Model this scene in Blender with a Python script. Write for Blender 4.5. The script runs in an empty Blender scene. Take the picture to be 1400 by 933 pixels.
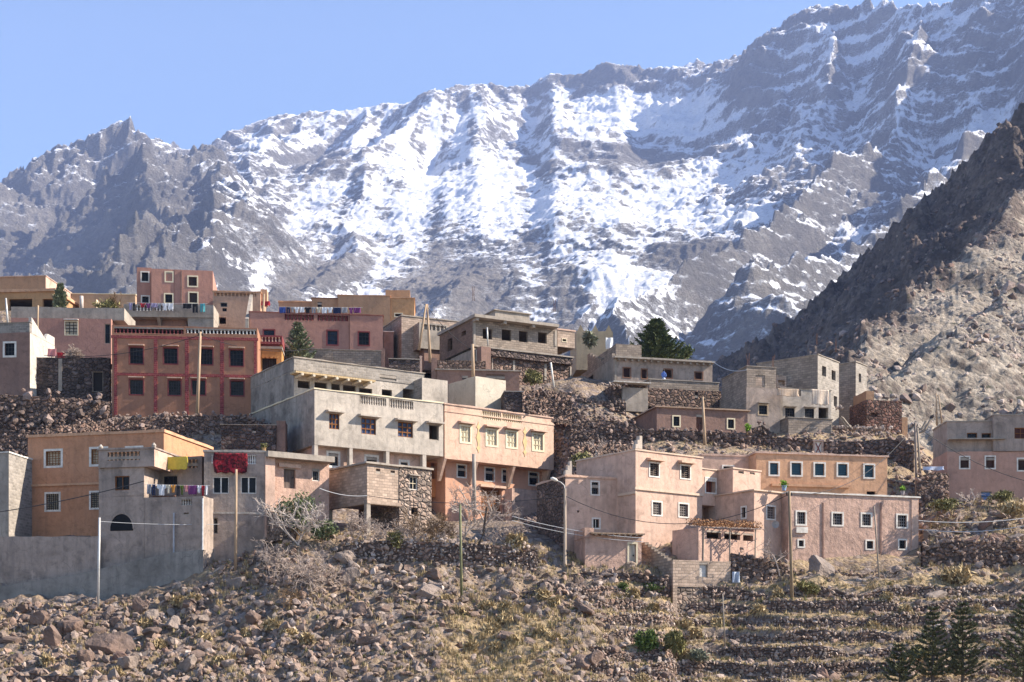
import bpy, math, random
import numpy as np
from mathutils import Vector, noise as mnoise
R = math.radians
random.seed(7)
rng = np.random.default_rng(11)
scene = bpy.context.scene
COL = scene.collection

# ------------------------------------------------------------ camera, sky, sun, exposure
F, HZ = 2000.0, 930.0            # focal length in photograph pixels, row of the level horizon
cam_d = bpy.data.cameras.new('camera'); cam = bpy.data.objects.new('camera', cam_d); COL.objects.link(cam)
cam.location = (0, 0, 0); cam.rotation_euler = (R(90), 0, 0)
cam_d.sensor_width = 36; cam_d.lens = F / 1400 * 36
cam_d.shift_y = (HZ - 466.5) / 1400
cam_d.clip_start = 0.5; cam_d.clip_end = 30000
scene.camera = cam
SUN_AZ, SUN_EL = 1.0, 35.0       # degrees behind the picture plane (sun stands to the right), elevation
sd = Vector((math.cos(R(SUN_EL)) * math.cos(R(SUN_AZ)), math.cos(R(SUN_EL)) * math.sin(R(SUN_AZ)), math.sin(R(SUN_EL))))
w = bpy.data.worlds.new('World'); scene.world = w; w.use_nodes = True
nt = w.node_tree; nt.nodes.clear()
sky = nt.nodes.new('ShaderNodeTexSky'); sky.sky_type = 'NISHITA'; sky.sun_disc = False
sky.sun_elevation = R(SUN_EL); sky.sun_rotation = R(90 - SUN_AZ); sky.altitude = 1800
sky.air_density = 1.1; sky.dust_density = 0.6; sky.ozone_density = 3.2
bg = nt.nodes.new('ShaderNodeBackground'); bg.inputs[1].default_value = 0.083
out = nt.nodes.new('ShaderNodeOutputWorld')
nt.links.new(sky.outputs[0], bg.inputs[0]); nt.links.new(bg.outputs[0], out.inputs[0])
sun_d = bpy.data.lights.new('sun', 'SUN'); sun_d.energy = 5.0; sun_d.angle = R(0.5); sun_d.color = (1.0, 0.90, 0.77)
sun = bpy.data.objects.new('sun', sun_d); COL.objects.link(sun)
sun.rotation_euler = sd.to_track_quat('Z', 'Y').to_euler()
vs = scene.view_settings; vs.view_transform = 'Standard'; vs.look = 'None'; vs.exposure = 1.6; vs.gamma = 1.0; vs.use_curve_mapping = False
cy = scene.cycles
cy.max_bounces = 5; cy.diffuse_bounces = 3; cy.glossy_bounces = 2; cy.transmission_bounces = 2; cy.transparent_max_bounces = 6
cy.volume_bounces = 0; cy.caustics_reflective = False; cy.caustics_refractive = False; cy.use_denoising = True

# ------------------------------------------------------------ noise
_ga = rng.random(256) * 2 * np.pi
_GX, _GY = np.cos(_ga), np.sin(_ga)
def _h(ix, iy, s):
    h = (ix.astype(np.uint32) * np.uint32(374761393) + iy.astype(np.uint32) * np.uint32(668265263) + np.uint32((s * 974711 + 12345) & 0xffffffff))
    h = (h ^ (h >> np.uint32(13))) * np.uint32(1274126177)
    return ((h ^ (h >> np.uint32(16))) & np.uint32(255)).astype(np.int32)
def perlin(x, y, s=0):
    xi = np.floor(x).astype(np.int64); yi = np.floor(y).astype(np.int64)
    fx, fy = x - xi, y - yi
    u = fx * fx * fx * (fx * (fx * 6 - 15) + 10); v = fy * fy * fy * (fy * (fy * 6 - 15) + 10)
    def g(a, b):
        k = _h(xi + a, yi + b, s); return _GX[k] * (fx - a) + _GY[k] * (fy - b)
    n0 = g(0, 0) * (1 - u) + g(1, 0) * u; n1 = g(0, 1) * (1 - u) + g(1, 1) * u
    return (n0 * (1 - v) + n1 * v) * 1.5
def fbm(x, y, o=5, s=0, gain=0.5):
    r, a = 0, 1
    for i in range(o):
        r = r + a * perlin(x, y, s + i); x, y, a = x * 2.03 + 17.1, y * 2.03 + 9.7, a * gain
    return r
def ridged(x, y, o=5, s=0, gain=0.5):
    r, a, wgt = 0, 1, 1
    for i in range(o):
        n = 1 - np.abs(perlin(x, y, s + i)); n = n * n * wgt; wgt = np.clip(n * 1.6, 0, 1)
        r = r + a * n; x, y, a = x * 2.03 + 31.7, y * 2.03 + 5.3, a * gain
    return r
def sstep(a, b, x):
    t = np.clip((x - a) / (b - a), 0, 1); return t * t * (3 - 2 * t)

# ------------------------------------------------------------ objects
def tag(o, label=None, cat=None, group=None, kind=None):
    if label: o['label'] = label
    if cat: o['category'] = cat
    if group: o['group'] = group
    if kind or cat: o['kind'] = kind or 'thing'
    return o
def empty(name, loc, rz=0.0, label=None, cat=None, group=None):
    o = bpy.data.objects.new(name, None); COL.objects.link(o); o.location = loc; o.rotation_euler = (0, 0, rz)
    o.empty_display_size = 0.3
    return tag(o, label, cat, group)
def np_mesh(name, V, Fa, mat=None, parent=None, smooth=False, attrs=None, uv=None):
    V = np.asarray(V, np.float32); Fa = np.asarray(Fa, np.int32); k = Fa.shape[1]
    me = bpy.data.meshes.new(name)
    me.vertices.add(len(V)); me.vertices.foreach_set('co', V.ravel())
    me.loops.add(Fa.size); me.loops.foreach_set('vertex_index', Fa.ravel())
    me.polygons.add(len(Fa)); me.polygons.foreach_set('loop_start', np.arange(0, Fa.size, k, dtype=np.int32))
    me.polygons.foreach_set('loop_total', np.full(len(Fa), k, np.int32))
    me.polygons.foreach_set('use_smooth', np.full(len(Fa), smooth, bool))
    for an, av in (attrs or {}).items():
        at = me.attributes.new(an, 'FLOAT', 'POINT'); at.data.foreach_set('value', np.asarray(av, np.float32).ravel())
    if uv is not None:
        ul = me.uv_layers.new(name='UVMap'); ul.data.foreach_set('uv', np.asarray(uv, np.float32).ravel())
    me.update(calc_edges=True); me.validate()
    if mat: me.materials.append(mat)
    o = bpy.data.objects.new(name, me); COL.objects.link(o)
    if parent: o.parent = parent
    return o
class Geo:
    def __init__(s): s.v, s.f, s.uv = [], [], []
    def poly(s, pts, uv=None):
        pts = [Vector(p) for p in pts]; i = len(s.v); s.v += pts; s.f.append(tuple(range(i, i + len(pts))))
        if uv is None:
            n = (pts[1] - pts[0]).cross(pts[2] - pts[0]); a = [abs(c) for c in n]
            if a[2] >= a[0] and a[2] >= a[1]: uv = [(p.x, p.y) for p in pts]
            elif a[0] >= a[1]: uv = [(p.y, p.z) for p in pts]
            else: uv = [(p.x, p.z) for p in pts]
        s.uv += uv
    def box(s, x0, x1, y0, y1, z0, z1):
        a = [(x0,y0,z0),(x1,y0,z0),(x1,y1,z0),(x0,y1,z0),(x0,y0,z1),(x1,y0,z1),(x1,y1,z1),(x0,y1,z1)]
        for q in ((0,3,2,1),(4,5,6,7),(0,1,5,4),(1,2,6,5),(2,3,7,6),(3,0,4,7)): s.poly([a[i] for i in q])
    def obox(s, c, ax, ay, az):           # oriented box: centre and three half axes
        c, ax, ay, az = map(Vector, (c, ax, ay, az))
        a = [c-ax-ay-az, c+ax-ay-az, c+ax+ay-az, c-ax+ay-az, c-ax-ay+az, c+ax-ay+az, c+ax+ay+az, c-ax+ay+az]
        for q in ((0,3,2,1),(4,5,6,7),(0,1,5,4),(1,2,6,5),(2,3,7,6),(3,0,4,7)): s.poly([a[i] for i in q])
    def prism(s, poly, off):              # polygon (list of 3D points) extruded by an offset
        off = Vector(off); a = [Vector(p) for p in poly]; b = [p + off for p in a]; n = len(a)
        s.poly(a[::-1]); s.poly(b)
        for i in range(n): s.poly([a[i], a[(i+1) % n], b[(i+1) % n], b[i]])
    def tube(s, path, rad, n=6, cap=True):
        path = [Vector(p) for p in path]
        if not hasattr(rad, '__len__'): rad = [rad] * len(path)
        rings = []
        for i, p in enumerate(path):
            d = (path[min(i+1, len(path)-1)] - path[max(i-1, 0)]); d = d.normalized() if d.length > 1e-6 else Vector((0,0,1))
            u = d.cross(Vector((0,0,1)) if abs(d.z) < .9 else Vector((1,0,0))).normalized(); w_ = d.cross(u)
            i0 = len(s.v)
            for k in range(n):
                a = 2*math.pi*k/n; s.v.append(p + (u*math.cos(a) + w_*math.sin(a))*rad[i])
            rings.append(i0)
        for i in range(len(path)-1):
            for k in range(n):
                s.f.append((rings[i]+k, rings[i]+(k+1) % n, rings[i+1]+(k+1) % n, rings[i+1]+k)); s.uv += [(k/n, i), ((k+1)/n, i), ((k+1)/n, i+1), (k/n, i+1)]
        if cap:
            s.f.append(tuple(rings[0]+k for k in range(n))[::-1]); s.uv += [(0,0)]*n
            s.f.append(tuple(rings[-1]+k for k in range(n))); s.uv += [(0,0)]*n
    def build(s, name, mat, parent=None, smooth=False):
        me = bpy.data.meshes.new(name); me.from_pydata([tuple(p) for p in s.v], [], s.f)
        ul = me.uv_layers.new(name='UVMap')
        if len(s.uv) == len(me.loops): ul.data.foreach_set('uv', np.asarray(s.uv, np.float32).ravel())
        if smooth: me.polygons.foreach_set('use_smooth', [True]*len(me.polygons))
        me.materials.append(mat); o = bpy.data.objects.new(name, me); COL.objects.link(o)
        if parent: o.parent = parent
        return o
def P(px, py, Y): return Vector(((px - 700) / F * Y, Y, (HZ - py) / F * Y))   # photograph direction at a chosen distance

# ------------------------------------------------------------ materials
class NB:
    def __init__(s, name):
        s.m = bpy.data.materials.new(name); s.m.use_nodes = True; s.t = s.m.node_tree; s.t.nodes.clear()
        s.o = s.n('OutputMaterial'); s.b = s.n('BsdfPrincipled'); s.l(s.b.outputs[0], s.o.inputs[0])
        s.b.inputs['Roughness'].default_value = 0.9; s.b.inputs['Specular IOR Level'].default_value = 0.2
    def n(s, t, **kw):
        nd = s.t.nodes.new('ShaderNode' + t)
        for k, v in kw.items():
            if k in nd.inputs: nd.inputs[k].default_value = v
            else: setattr(nd, k, v)
        return nd
    def l(s, a, b): s.t.links.new(a, b)
    def coord(s, kind='Object', scale=(1,1,1)):
        t = s.n('TexCoord'); mp = s.n('Mapping'); mp.inputs['Scale'].default_value = scale; s.l(t.outputs[kind], mp.inputs[0]); return mp.outputs[0]
    def noise(s, vec, scale, detail=4, rough=0.55, dist=0.0):
        nd = s.n('TexNoise', Scale=scale, Detail=detail, Roughness=rough, Distortion=dist); s.l(vec, nd.inputs['Vector']); return nd.outputs[0]
    def ramp(s, fac, stops, interp='LINEAR'):
        r = s.n('ValToRGB'); r.color_ramp.interpolation = interp; e = r.color_ramp.elements
        while len(e) < len(stops): e.new(0.5)
        for i, (p, c) in enumerate(stops):
            e[i].position = p; e[i].color = (*c, 1) if hasattr(c, '__len__') else (c, c, c, 1)
        s.l(fac, r.inputs[0]); return r.outputs[0]
    def mix(s, fac, a, b, mode='MIX'):
        m = s.n('Mix', data_type='RGBA', blend_type=mode)
        for v, i in ((fac, 0), (a, 6), (b, 7)):
            if hasattr(v, 'is_linked') or hasattr(v, 'links'): s.l(v, m.inputs[i])
            else: m.inputs[i].default_value = v if i == 0 else (*v, 1)
        return m.outputs[2]
    def math(s, op, a, b=None, c=None, clamp=False):
        m = s.n('Math', operation=op, use_clamp=clamp)
        for i, v in enumerate((a, b, c)):
            if v is None: continue
            if hasattr(v, 'links'): s.l(v, m.inputs[i])
            else: m.inputs[i].default_value = v
        return m.outputs[0]
    def bump(s, h, strength=0.5, dist=0.05, prev=None):
        b = s.n('Bump', Strength=strength, Distance=dist); s.l(h, b.inputs['Height'])
        if prev: s.l(prev, b.inputs['Normal'])
        return b.outputs[0]
    def done(s, col=None, nrm=None):
        if col is not None:
            if hasattr(col, 'links'): s.l(col, s.b.inputs['Base Color'])
            else: s.b.inputs['Base Color'].default_value = (*col, 1)
        if nrm is not None: s.l(nrm, s.b.inputs['Normal'])
        return s.m
_MC = {}
def sc(c, k): return tuple(x*k for x in c)
def stucco(c, stain=0.35, rough=0.35, name='stucco', patch=None, off=0.0):
    key = ('st', c, stain, rough, patch)
    if key in _MC: return _MC[key]
    b = NB(name); v = b.coord('Object'); v2 = b.coord('Object', (2.2, 2.2, 0.3))
    big = b.noise(v, 0.45, 5, 0.62); col = b.ramp(big, [(0.28, sc(c, 1-0.75*stain)), (0.48, c), (0.74, sc(c, 1+0.35*stain))])
    st = b.noise(v2, 1.0, 5, 0.65); f = b.ramp(st, [(0.48, 0.0), (0.72, 1.0)])
    f = b.math('MULTIPLY', f, min(1.0, stain*1.5))
    dark = tuple(x*0.55+0.03 for x in c); col = b.mix(f, col, dark)
    if patch:
        p = b.ramp(b.noise(v, 0.3, 6, 0.6, 0.6), [(0.54, 0.0), (0.58, 1.0)]); col = b.mix(b.math('MULTIPLY', p, 0.75), col, patch)
    mid = b.noise(v, 1.5, 6, 0.7, 0.8); col = b.mix(min(0.85, stain*2.0), col, b.ramp(mid, [(0.3, 0.62), (0.5, 1.0), (0.7, 1.1)]), 'MULTIPLY')
    cr = b.n('TexVoronoi', feature='DISTANCE_TO_EDGE', Scale=0.42); wv = b.n('TexNoise', Scale=1.2, Detail=5.0); b.l(v, wv.inputs['Vector']); s3 = b.n('VectorMath', operation='SCALE'); b.l(wv.outputs[1], s3.inputs[0]); s3.inputs[3].default_value = 0.9; a3 = b.n('VectorMath', operation='ADD'); b.l(v, a3.inputs[0]); b.l(s3.outputs[0], a3.inputs[1]); b.l(a3.outputs[0], cr.inputs['Vector'])
    ck = b.math('MULTIPLY', b.ramp(cr.outputs[0], [(0.004, 1.0), (0.012, 0.0)]), b.ramp(big, [(0.5, 0.0), (0.6, 0.55)])); col = b.mix(ck, col, sc(c, 0.45))
    fine = b.noise(v, 9, 4, 0.6); col = b.mix(b.math('MULTIPLY', b.ramp(fine, [(0.35, 1.0), (0.62, 0.0)]), 0.2), col, sc(c, 0.62))
    h = b.math('ADD', b.noise(v, 2.2, 4, 0.6), b.math('MULTIPLY', b.noise(v, 12, 3, 0.7), 0.35))
    m = b.done(col, b.bump(h, 0.6, 0.05*rough/0.35)); _MC[key] = m; return m
def block(c, mortar, bw=0.42, bh=0.2, name='concrete_block', stain=0.4):
    key = ('bl', c, mortar, bw, bh)
    if key in _MC: return _MC[key]
    b = NB(name); uv = b.coord('UV'); v = b.coord('Object')
    wv = b.n('VectorMath', operation='ADD'); nz = b.n('TexNoise', Scale=3.0); b.l(uv, nz.inputs['Vector'])
    sc_ = b.n('VectorMath', operation='SCALE'); b.l(nz.outputs[1], sc_.inputs[0]); sc_.inputs[3].default_value = 0.05
    b.l(uv, wv.inputs[0]); b.l(sc_.outputs[0], wv.inputs[1])
    br = b.n('TexBrick', **{'Scale': 1.0, 'Mortar Size': 0.022, 'Brick Width': bw, 'Row Height': bh, 'Mortar Smooth': 0.3, 'Bias': -0.1})
    b.l(wv.outputs[0], br.inputs['Vector'])
    br.inputs['Color1'].default_value = (*sc(c, 1.18), 1); br.inputs['Color2'].default_value = (*sc(c, 0.72), 1); br.inputs['Mortar'].default_value = (*mortar, 1)
    g = b.ramp(b.noise(v, 0.7, 6, 0.65), [(0.35, sc((1,1,1), 0.55)), (0.6, (1.0, 1.0, 1.0))]); col = b.mix(stain*1.5, br.outputs[0], g, 'MULTIPLY')
    col = b.mix(0.25, col, b.ramp(b.noise(v, 7, 4, 0.7), [(0.3, 0.3), (0.7, 1.0)]), 'MULTIPLY')
    h = b.math('ADD', b.math('MULTIPLY', br.outputs[1], -0.6), b.math('MULTIPLY', b.noise(v, 11, 3, 0.7), 0.5))
    m = b.done(col, b.bump(h, 0.7, 0.05)); _MC[key] = m; return m
def masonry(c, mortar=(0.09, 0.07, 0.06), scale=2.6, name='rubble_masonry'):
    key = ('ms', c, mortar, scale)
    if key in _MC: return _MC[key]
    b = NB(name); v = b.coord('Object', (1, 1, 1.25))
    nz = b.n('TexNoise', Scale=2.0, Detail=3.0); b.l(v, nz.inputs['Vector'])
    s_ = b.n('VectorMath', operation='SCALE'); b.l(nz.outputs[1], s_.inputs[0]); s_.inputs[3].default_value = 0.22
    a_ = b.n('VectorMath', operation='ADD'); b.l(v, a_.inputs[0]); b.l(s_.outputs[0], a_.inputs[1])
    vo = b.n('TexVoronoi', feature='F1', Scale=scale); ve = b.n('TexVoronoi', feature='DISTANCE_TO_EDGE', Scale=scale)
    b.l(a_.outputs[0], vo.inputs['Vector']); b.l(a_.outputs[0], ve.inputs['Vector'])
    sep = b.n('SeparateColor'); b.l(vo.outputs['Color'], sep.inputs[0])
    col = b.ramp(sep.outputs[0], [(0.0, sc(c, 0.5)), (0.4, sc(c, 0.9)), (0.75, (c[0]*1.3, c[1]*1.2, c[2]*1.15)), (1.0, sc(c, 1.75))])
    col = b.mix(0.45, col, b.ramp(b.noise(v, 6, 4, 0.7), [(0.3, 0.35), (0.7, 1.0)]), 'MULTIPLY')
    e = b.ramp(ve.outputs[0], [(0.015, 0.0), (0.09, 1.0)]); col = b.mix(e, mortar, col)
    h = b.math('ADD', b.ramp(ve.outputs[0], [(0.0, 0.0), (0.22, 1.0)]), b.math('MULTIPLY', b.noise(v, 9, 4, 0.7), 0.4))
    m = b.done(col, b.bump(h, 1.0, 0.16)); _MC[key] = m; return m
def plain(c, rough=0.7, var=0.25, name='paint', scale=3.0, metal=0.0, spec=0.3):
    key = ('pl', c, rough, var, metal)
    if key in _MC: return _MC[key]
    b = NB(name); v = b.coord('Object'); b.b.inputs['Roughness'].default_value = rough; b.b.inputs['Metallic'].default_value = metal; b.b.inputs['Specular IOR Level'].default_value = spec
    n_ = b.noise(v, scale, 5, 0.65); col = b.ramp(n_, [(0.3, sc(c, 1-var)), (0.68, sc(c, 1+var*0.6))])
    m = b.done(col, b.bump(b.noise(v, scale*5, 3), 0.25, 0.02)); _MC[key] = m; return m
def wood(c, name='weathered_wood'):
    key = ('wd', c)
    if key in _MC: return _MC[key]
    b = NB(name); v = b.coord('Object', (14, 14, 0.8)); n_ = b.noise(v, 1.0, 4, 0.6)
    m = b.done(b.ramp(n_, [(0.3, sc(c, 0.55)), (0.7, sc(c, 1.25))]), b.bump(n_, 0.4, 0.02)); _MC[key] = m; return m
def pane(c=(0.008, 0.009, 0.011), rough=0.22, name='window_glass'):
    key = ('pn', c, rough)
    if key in _MC: return _MC[key]
    b = NB(name); b.b.inputs['Roughness'].default_value = rough; b.b.inputs['Specular IOR Level'].default_value = 0.12
    v = b.coord('Object'); n_ = b.noise(v, 1.3, 3); m = b.done(b.ramp(n_, [(0.3, sc(c, 0.6)), (0.7, sc(c, 1.9))]), b.bump(b.noise(v, 0.8, 1), 0.1, 0.03)); _MC[key] = m; return m
def rockmat(name, c, warm, scale=1.0, dust=0.0, isl=True, hi=1.55):
    b = NB(name); v = b.coord('Object')
    g = b.n('NewGeometry'); src = g.outputs['Random Per Island'] if isl else b.noise(v, 0.25*scale, 3)
    col = b.ramp(src, [(0.0, sc(c, 0.55)), (0.35, c), (0.6, warm), (0.82, sc(c, 1.2)), (1.0, (c[0]*hi, c[1]*hi, c[2]*hi))])
    n1 = b.noise(v, 1.6*scale, 6, 0.68, 0.4); col = b.mix(0.8, col, b.ramp(n1, [(0.28, 0.35), (0.5, 0.85), (0.72, 1.25)]), 'MULTIPLY')
    vo = b.n('TexVoronoi', feature='DISTANCE_TO_EDGE', Scale=1.3*scale); b.l(v, vo.inputs['Vector'])
    n2 = b.noise(v, 7*scale, 5, 0.7)
    h = b.math('ADD', b.math('MULTIPLY', n1, 1.2), b.math('MULTIPLY', n2, 0.5))
    return b.done(col, b.bump(h, 0.8, 0.12/scale))
# ------------------------------------------------------------ ground of the village slope
PROF = {  # picture column -> ground section (distance, height above the camera)
 0:   [(50,-13),(70,-6),(78,-2),(84,0),(90,2.2),(95,4.5),(97.5,4.9),(98.6,9.3),(108,10.5),(114,12.5),(117,18.5),(121,21.5),(123,24.3),(135,27),(138,30.5),(145,33),(150,38),(175,40)],
 150: [(50,-13),(70,-6),(78,-2),(84,0),(90,2.3),(96,5.4),(98.6,5.9),(100,9.6),(105,10.5),(112,12),(115,17),(118.5,21),(122,22),(133,24.5),(136,29),(145,32),(150,37),(175,40)],
 320: [(50,-13),(70,-6),(78,-2),(84,.5),(88,2),(93,5),(96.5,7.2),(98.5,7.6),(104,10),(110,12),(116,18.5),(119,21.3),(122,22),(133,25),(140,29),(150,36),(175,39)],
 480: [(50,-13),(70,-6),(78,-1.5),(84,1),(90,4),(95,7.1),(98,9.4),(101,10.1),(106,11),(112,13.2),(118,18),(125,22),(135,28),(140,30.5),(150,34),(175,38)],
 620: [(50,-13),(70,-6),(78,-1.5),(84,1.3),(90,4.2),(95,6.8),(99,9.3),(103,10.8),(108,11.6),(119,12.6),(122,14),(127,24),(132,26.8),(145,30),(150,32),(175,34)],
 400: [(50,-13),(70,-6),(78,-1.5),(84,.7),(90,3.6),(94,6.6),(97,9.3),(99,10.2),(104,10.8),(110,12.6),(117,19),(122,21.8),(133,26.5),(140,30),(150,35),(175,38.5)],
 740: [(50,-13),(70,-6),(78,-1.8),(84,1),(90,4),(95,6.7),(99,8.8),(103,10),(108,11.5),(116,12.8),(123.5,14),(126,22),(132,26.6),(145,29.5),(150,30.5),(175,32.5)],
 785: [(50,-13),(70,-6),(78,-2),(84,.9),(90,3.9),(95,6.7),(99,8.4),(103,9.8),(106.5,12),(110,14.3),(114,16.2),(121,18.6),(124,20.6),(128,25.3),(133,27.6),(145,29),(150,30),(175,32)],
 905: [(50,-14),(70,-6.5),(78,-2.6),(84,0),(96.5,6.6),(99,7.6),(101,8.8),(106,12),(111,15.5),(118,19),(122,20.6),(127,21.5),(131,24),(134,26.5),(145,28),(150,28.5),(175,30)],
 930: [(50,-14),(70,-6.5),(78,-2.8),(84,-.3),(95,4.0),(96.4,4.5),(97.2,6.7),(99,7.5),(101,8.8),(106,12),(111,15.5),(118,19),(122,20.6),(127,21.5),(131,24),(134,26.5),(145,28),(150,28.5),(175,30)],
 995: [(50,-14),(70,-6.5),(78,-2.8),(84,-.3),(95,4.0),(96.4,4.5),(97.2,6.6),(99,7.4),(101,8.3),(106,11.6),(111,15),(118,18.8),(122,20),(127,21.2),(131,23.6),(134,25),(145,26.5),(150,27),(175,29)],
 1080:[(50,-14),(70,-6.5),(78,-2.6),(84,0),(97,6.5),(101,7.4),(106,11),(111,14.5),(118,18.4),(121,19.3),(124,21),(135,23),(150,24.5),(175,26)],
 1230:[(50,-14),(70,-6.5),(78,-2.6),(84,0),(97,6.6),(100,7.6),(105,9),(112,12.8),(118,17.3),(124,20.6),(128,21.6),(135,22.5),(150,24),(175,26)],
 1300:[(50,-14),(70,-6.5),(78,-2.6),(84,0),(96,6),(100,8.5),(106,11.5),(110,13.4),(118,14.6),(130,19),(150,23),(175,26)],
 1450:[(50,-14),(70,-6.5),(78,-2.6),(84,0),(96,6.2),(100,8.6),(106,12),(110,13.4),(118,15),(130,19),(150,23),(175,26)]}
_pk = sorted(PROF); _pk = [-400] + _pk + [1800]
PROF[-400] = PROF[0]; PROF[1800] = PROF[1450]
def base_height(X, Y):
    X = np.asarray(X, float); Y = np.asarray(Y, float); px = np.clip(700 + F * X / np.maximum(Y, 1), -399, 1799)
    hs = np.stack([np.interp(Y, *zip(*PROF[k])) for k in _pk])
    i = np.clip(np.searchsorted(_pk, px) - 1, 0, len(_pk) - 2); kk = np.array(_pk, float)
    t = (px - kk[i]) / (kk[i+1] - kk[i]); t = t*t*(3-2*t)*0.5 + t*0.5
    def take(j): return np.take_along_axis(hs.reshape(len(_pk), -1), j.reshape(1, -1), 0).reshape(j.shape)
    return take(i) * (1-t) + take(i+1) * t
STEP = 1.02
def TW(X, Y): return 0.4*perlin(X*0.11, Y*0.05, 5) + 0.16*perlin(X*0.45, Y*0.1, 6)
def ground(X, Y, detail=True):
    X = np.asarray(X, float); Y = np.asarray(Y, float); z = base_height(X, Y); px = 700 + F * X / np.maximum(Y, 1)
    # cultivation terraces on the right
    wob = TW(X, Y)
    zz = (z + wob) / STEP; fr = zz - np.floor(zz); q = (np.floor(zz) + np.where(fr < 0.84, fr*0.2, 0.168 + (fr-0.84)/0.16*0.832)) * STEP - wob
    wt = sstep(790, 860, px) * (1 - sstep(6.0, 6.6, z)) * sstep(-3, -2, z) * (1 - sstep(99, 101, Y))
    z = z*(1-wt) + q*wt
    if detail:
        rough = (1 - 0.75*wt) * sstep(60, 84, Y) * (0.35 + 0.65*(1 - sstep(98, 104, Y)))
        z = z + rough * (0.55*fbm(X*0.16, Y*0.16, 3, 3) + 0.3*(ridged(X*0.5, Y*0.5, 4, 8)-1.0)) + 0.05*fbm(X*2.1, Y*2.1, 3, 21)
    return z
def gz(x, y): return float(ground(np.array([x]), np.array([y]))[0])
def polar(pxs, Ys, hf):
    A = (np.asarray(pxs) - 700) / F; YY = np.asarray(Ys, float)[:, None] + 0*A[None, :]; XX = YY * A[None, :]
    return XX, YY, hf(XX, YY)
def grid_faces(nr, nc):
    i = np.arange(nr*nc).reshape(nr, nc)
    return np.stack([i[:-1, :-1], i[:-1, 1:], i[1:, 1:], i[1:, :-1]], -1).reshape(-1, 4)
def grid_normals(X, Y, Z):
    Pm = np.stack([X, Y, Z], -1); du = np.gradient(Pm, axis=1); dv = np.gradient(Pm, axis=0); n = np.cross(du, dv)
    return n / np.maximum(np.linalg.norm(n, axis=-1, keepdims=True), 1e-9)

def earth_mat():
    b = NB('stony_earth'); v = b.coord('Object'); g = b.n('AttributeNode') if False else b.n('Attribute'); g.attribute_name = 'grass'
    n1 = b.noise(v, 0.35, 6, 0.65); col = b.ramp(n1, [(0.3, (0.13, 0.09, 0.062)), (0.5, (0.25, 0.18, 0.12)), (0.7, (0.36, 0.275, 0.19))])
    vo = b.n('TexVoronoi', feature='F1', Scale=3.4); b.l(v, vo.inputs['Vector']); sp = b.n('SeparateColor'); b.l(vo.outputs['Color'], sp.inputs[0])
    st = b.ramp(sp.outputs[1], [(0.0, (0.08, 0.062, 0.058)), (0.6, (0.2, 0.16, 0.145)), (1.0, (0.36, 0.3, 0.27))])
    col = b.mix(b.ramp(b.noise(v, 1.1, 4), [(0.42, 0.0), (0.55, 0.8)]), col, st)
    gr = b.ramp(b.noise(v, 2.5, 5, 0.7), [(0.3, (0.26, 0.175, 0.09)), (0.5, (0.4, 0.295, 0.17)), (0.72, (0.25, 0.185, 0.095))])
    gm = b.math('ADD', g.outputs['Fac'], b.math('MULTIPLY', b.math('SUBTRACT', b.noise(v, 0.9, 5, 0.7), 0.5), 1.6)); gm = b.ramp(gm, [(0.42, 0.0), (0.62, 0.85)])
    col = b.mix(gm, col, gr)
    vd = b.n('TexVoronoi', feature='F1', Scale=3.4); b.l(v, vd.inputs['Vector'])
    h = b.math('ADD', b.math('MULTIPLY', vd.outputs['Distance'], -0.9), b.noise(v, 6, 5, 0.7))
    return b.done(col, b.bump(h, 1.0, 0.14))
def grass_amount(X, Y):
    px = 700 + F*X/np.maximum(Y, 1); z = base_height(X, Y); py = HZ - F*z/np.maximum(Y, 1)
    a = 0.28 + 0.35*sstep(560, 640, px)*(1-sstep(720, 800, px))*sstep(800, 850, py) + 0.2*sstep(820, 900, px)
    zz = (z + TW(X, Y))/STEP; fr = zz-np.floor(zz); ter = sstep(790, 860, px)*(1-sstep(6.4, 7.0, z))*sstep(-3, -2, z); lip = np.where((fr < .35) | (fr > .97), .95, .3); lip = np.where((fr > .8) & (fr < .97), -.3, lip)
    return np.clip(a*(1-ter) + ter*lip, -.3, 1)
EARTH = earth_mat()
pxs = np.arange(-380, 1790, 4.0); Ys = np.concatenate([np.arange(48, 78, 1.0), np.arange(78, 101, 0.16), np.arange(101, 178, 0.45)])
X, Y, Z = polar(pxs, Ys, ground)
tag(np_mesh('ground', np.stack([X, Y, Z], -1).reshape(-1, 3), grid_faces(*X.shape), EARTH, smooth=True, attrs={'grass': grass_amount(X, Y)}), kind='structure')
vf = Geo(); vf.poly([(-600, -500, -13.3), (600, -500, -13.3), (600, 51, -13.3), (-600, 51, -13.3)])
tag(vf.build('valley_floor', EARTH), kind='structure')

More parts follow.
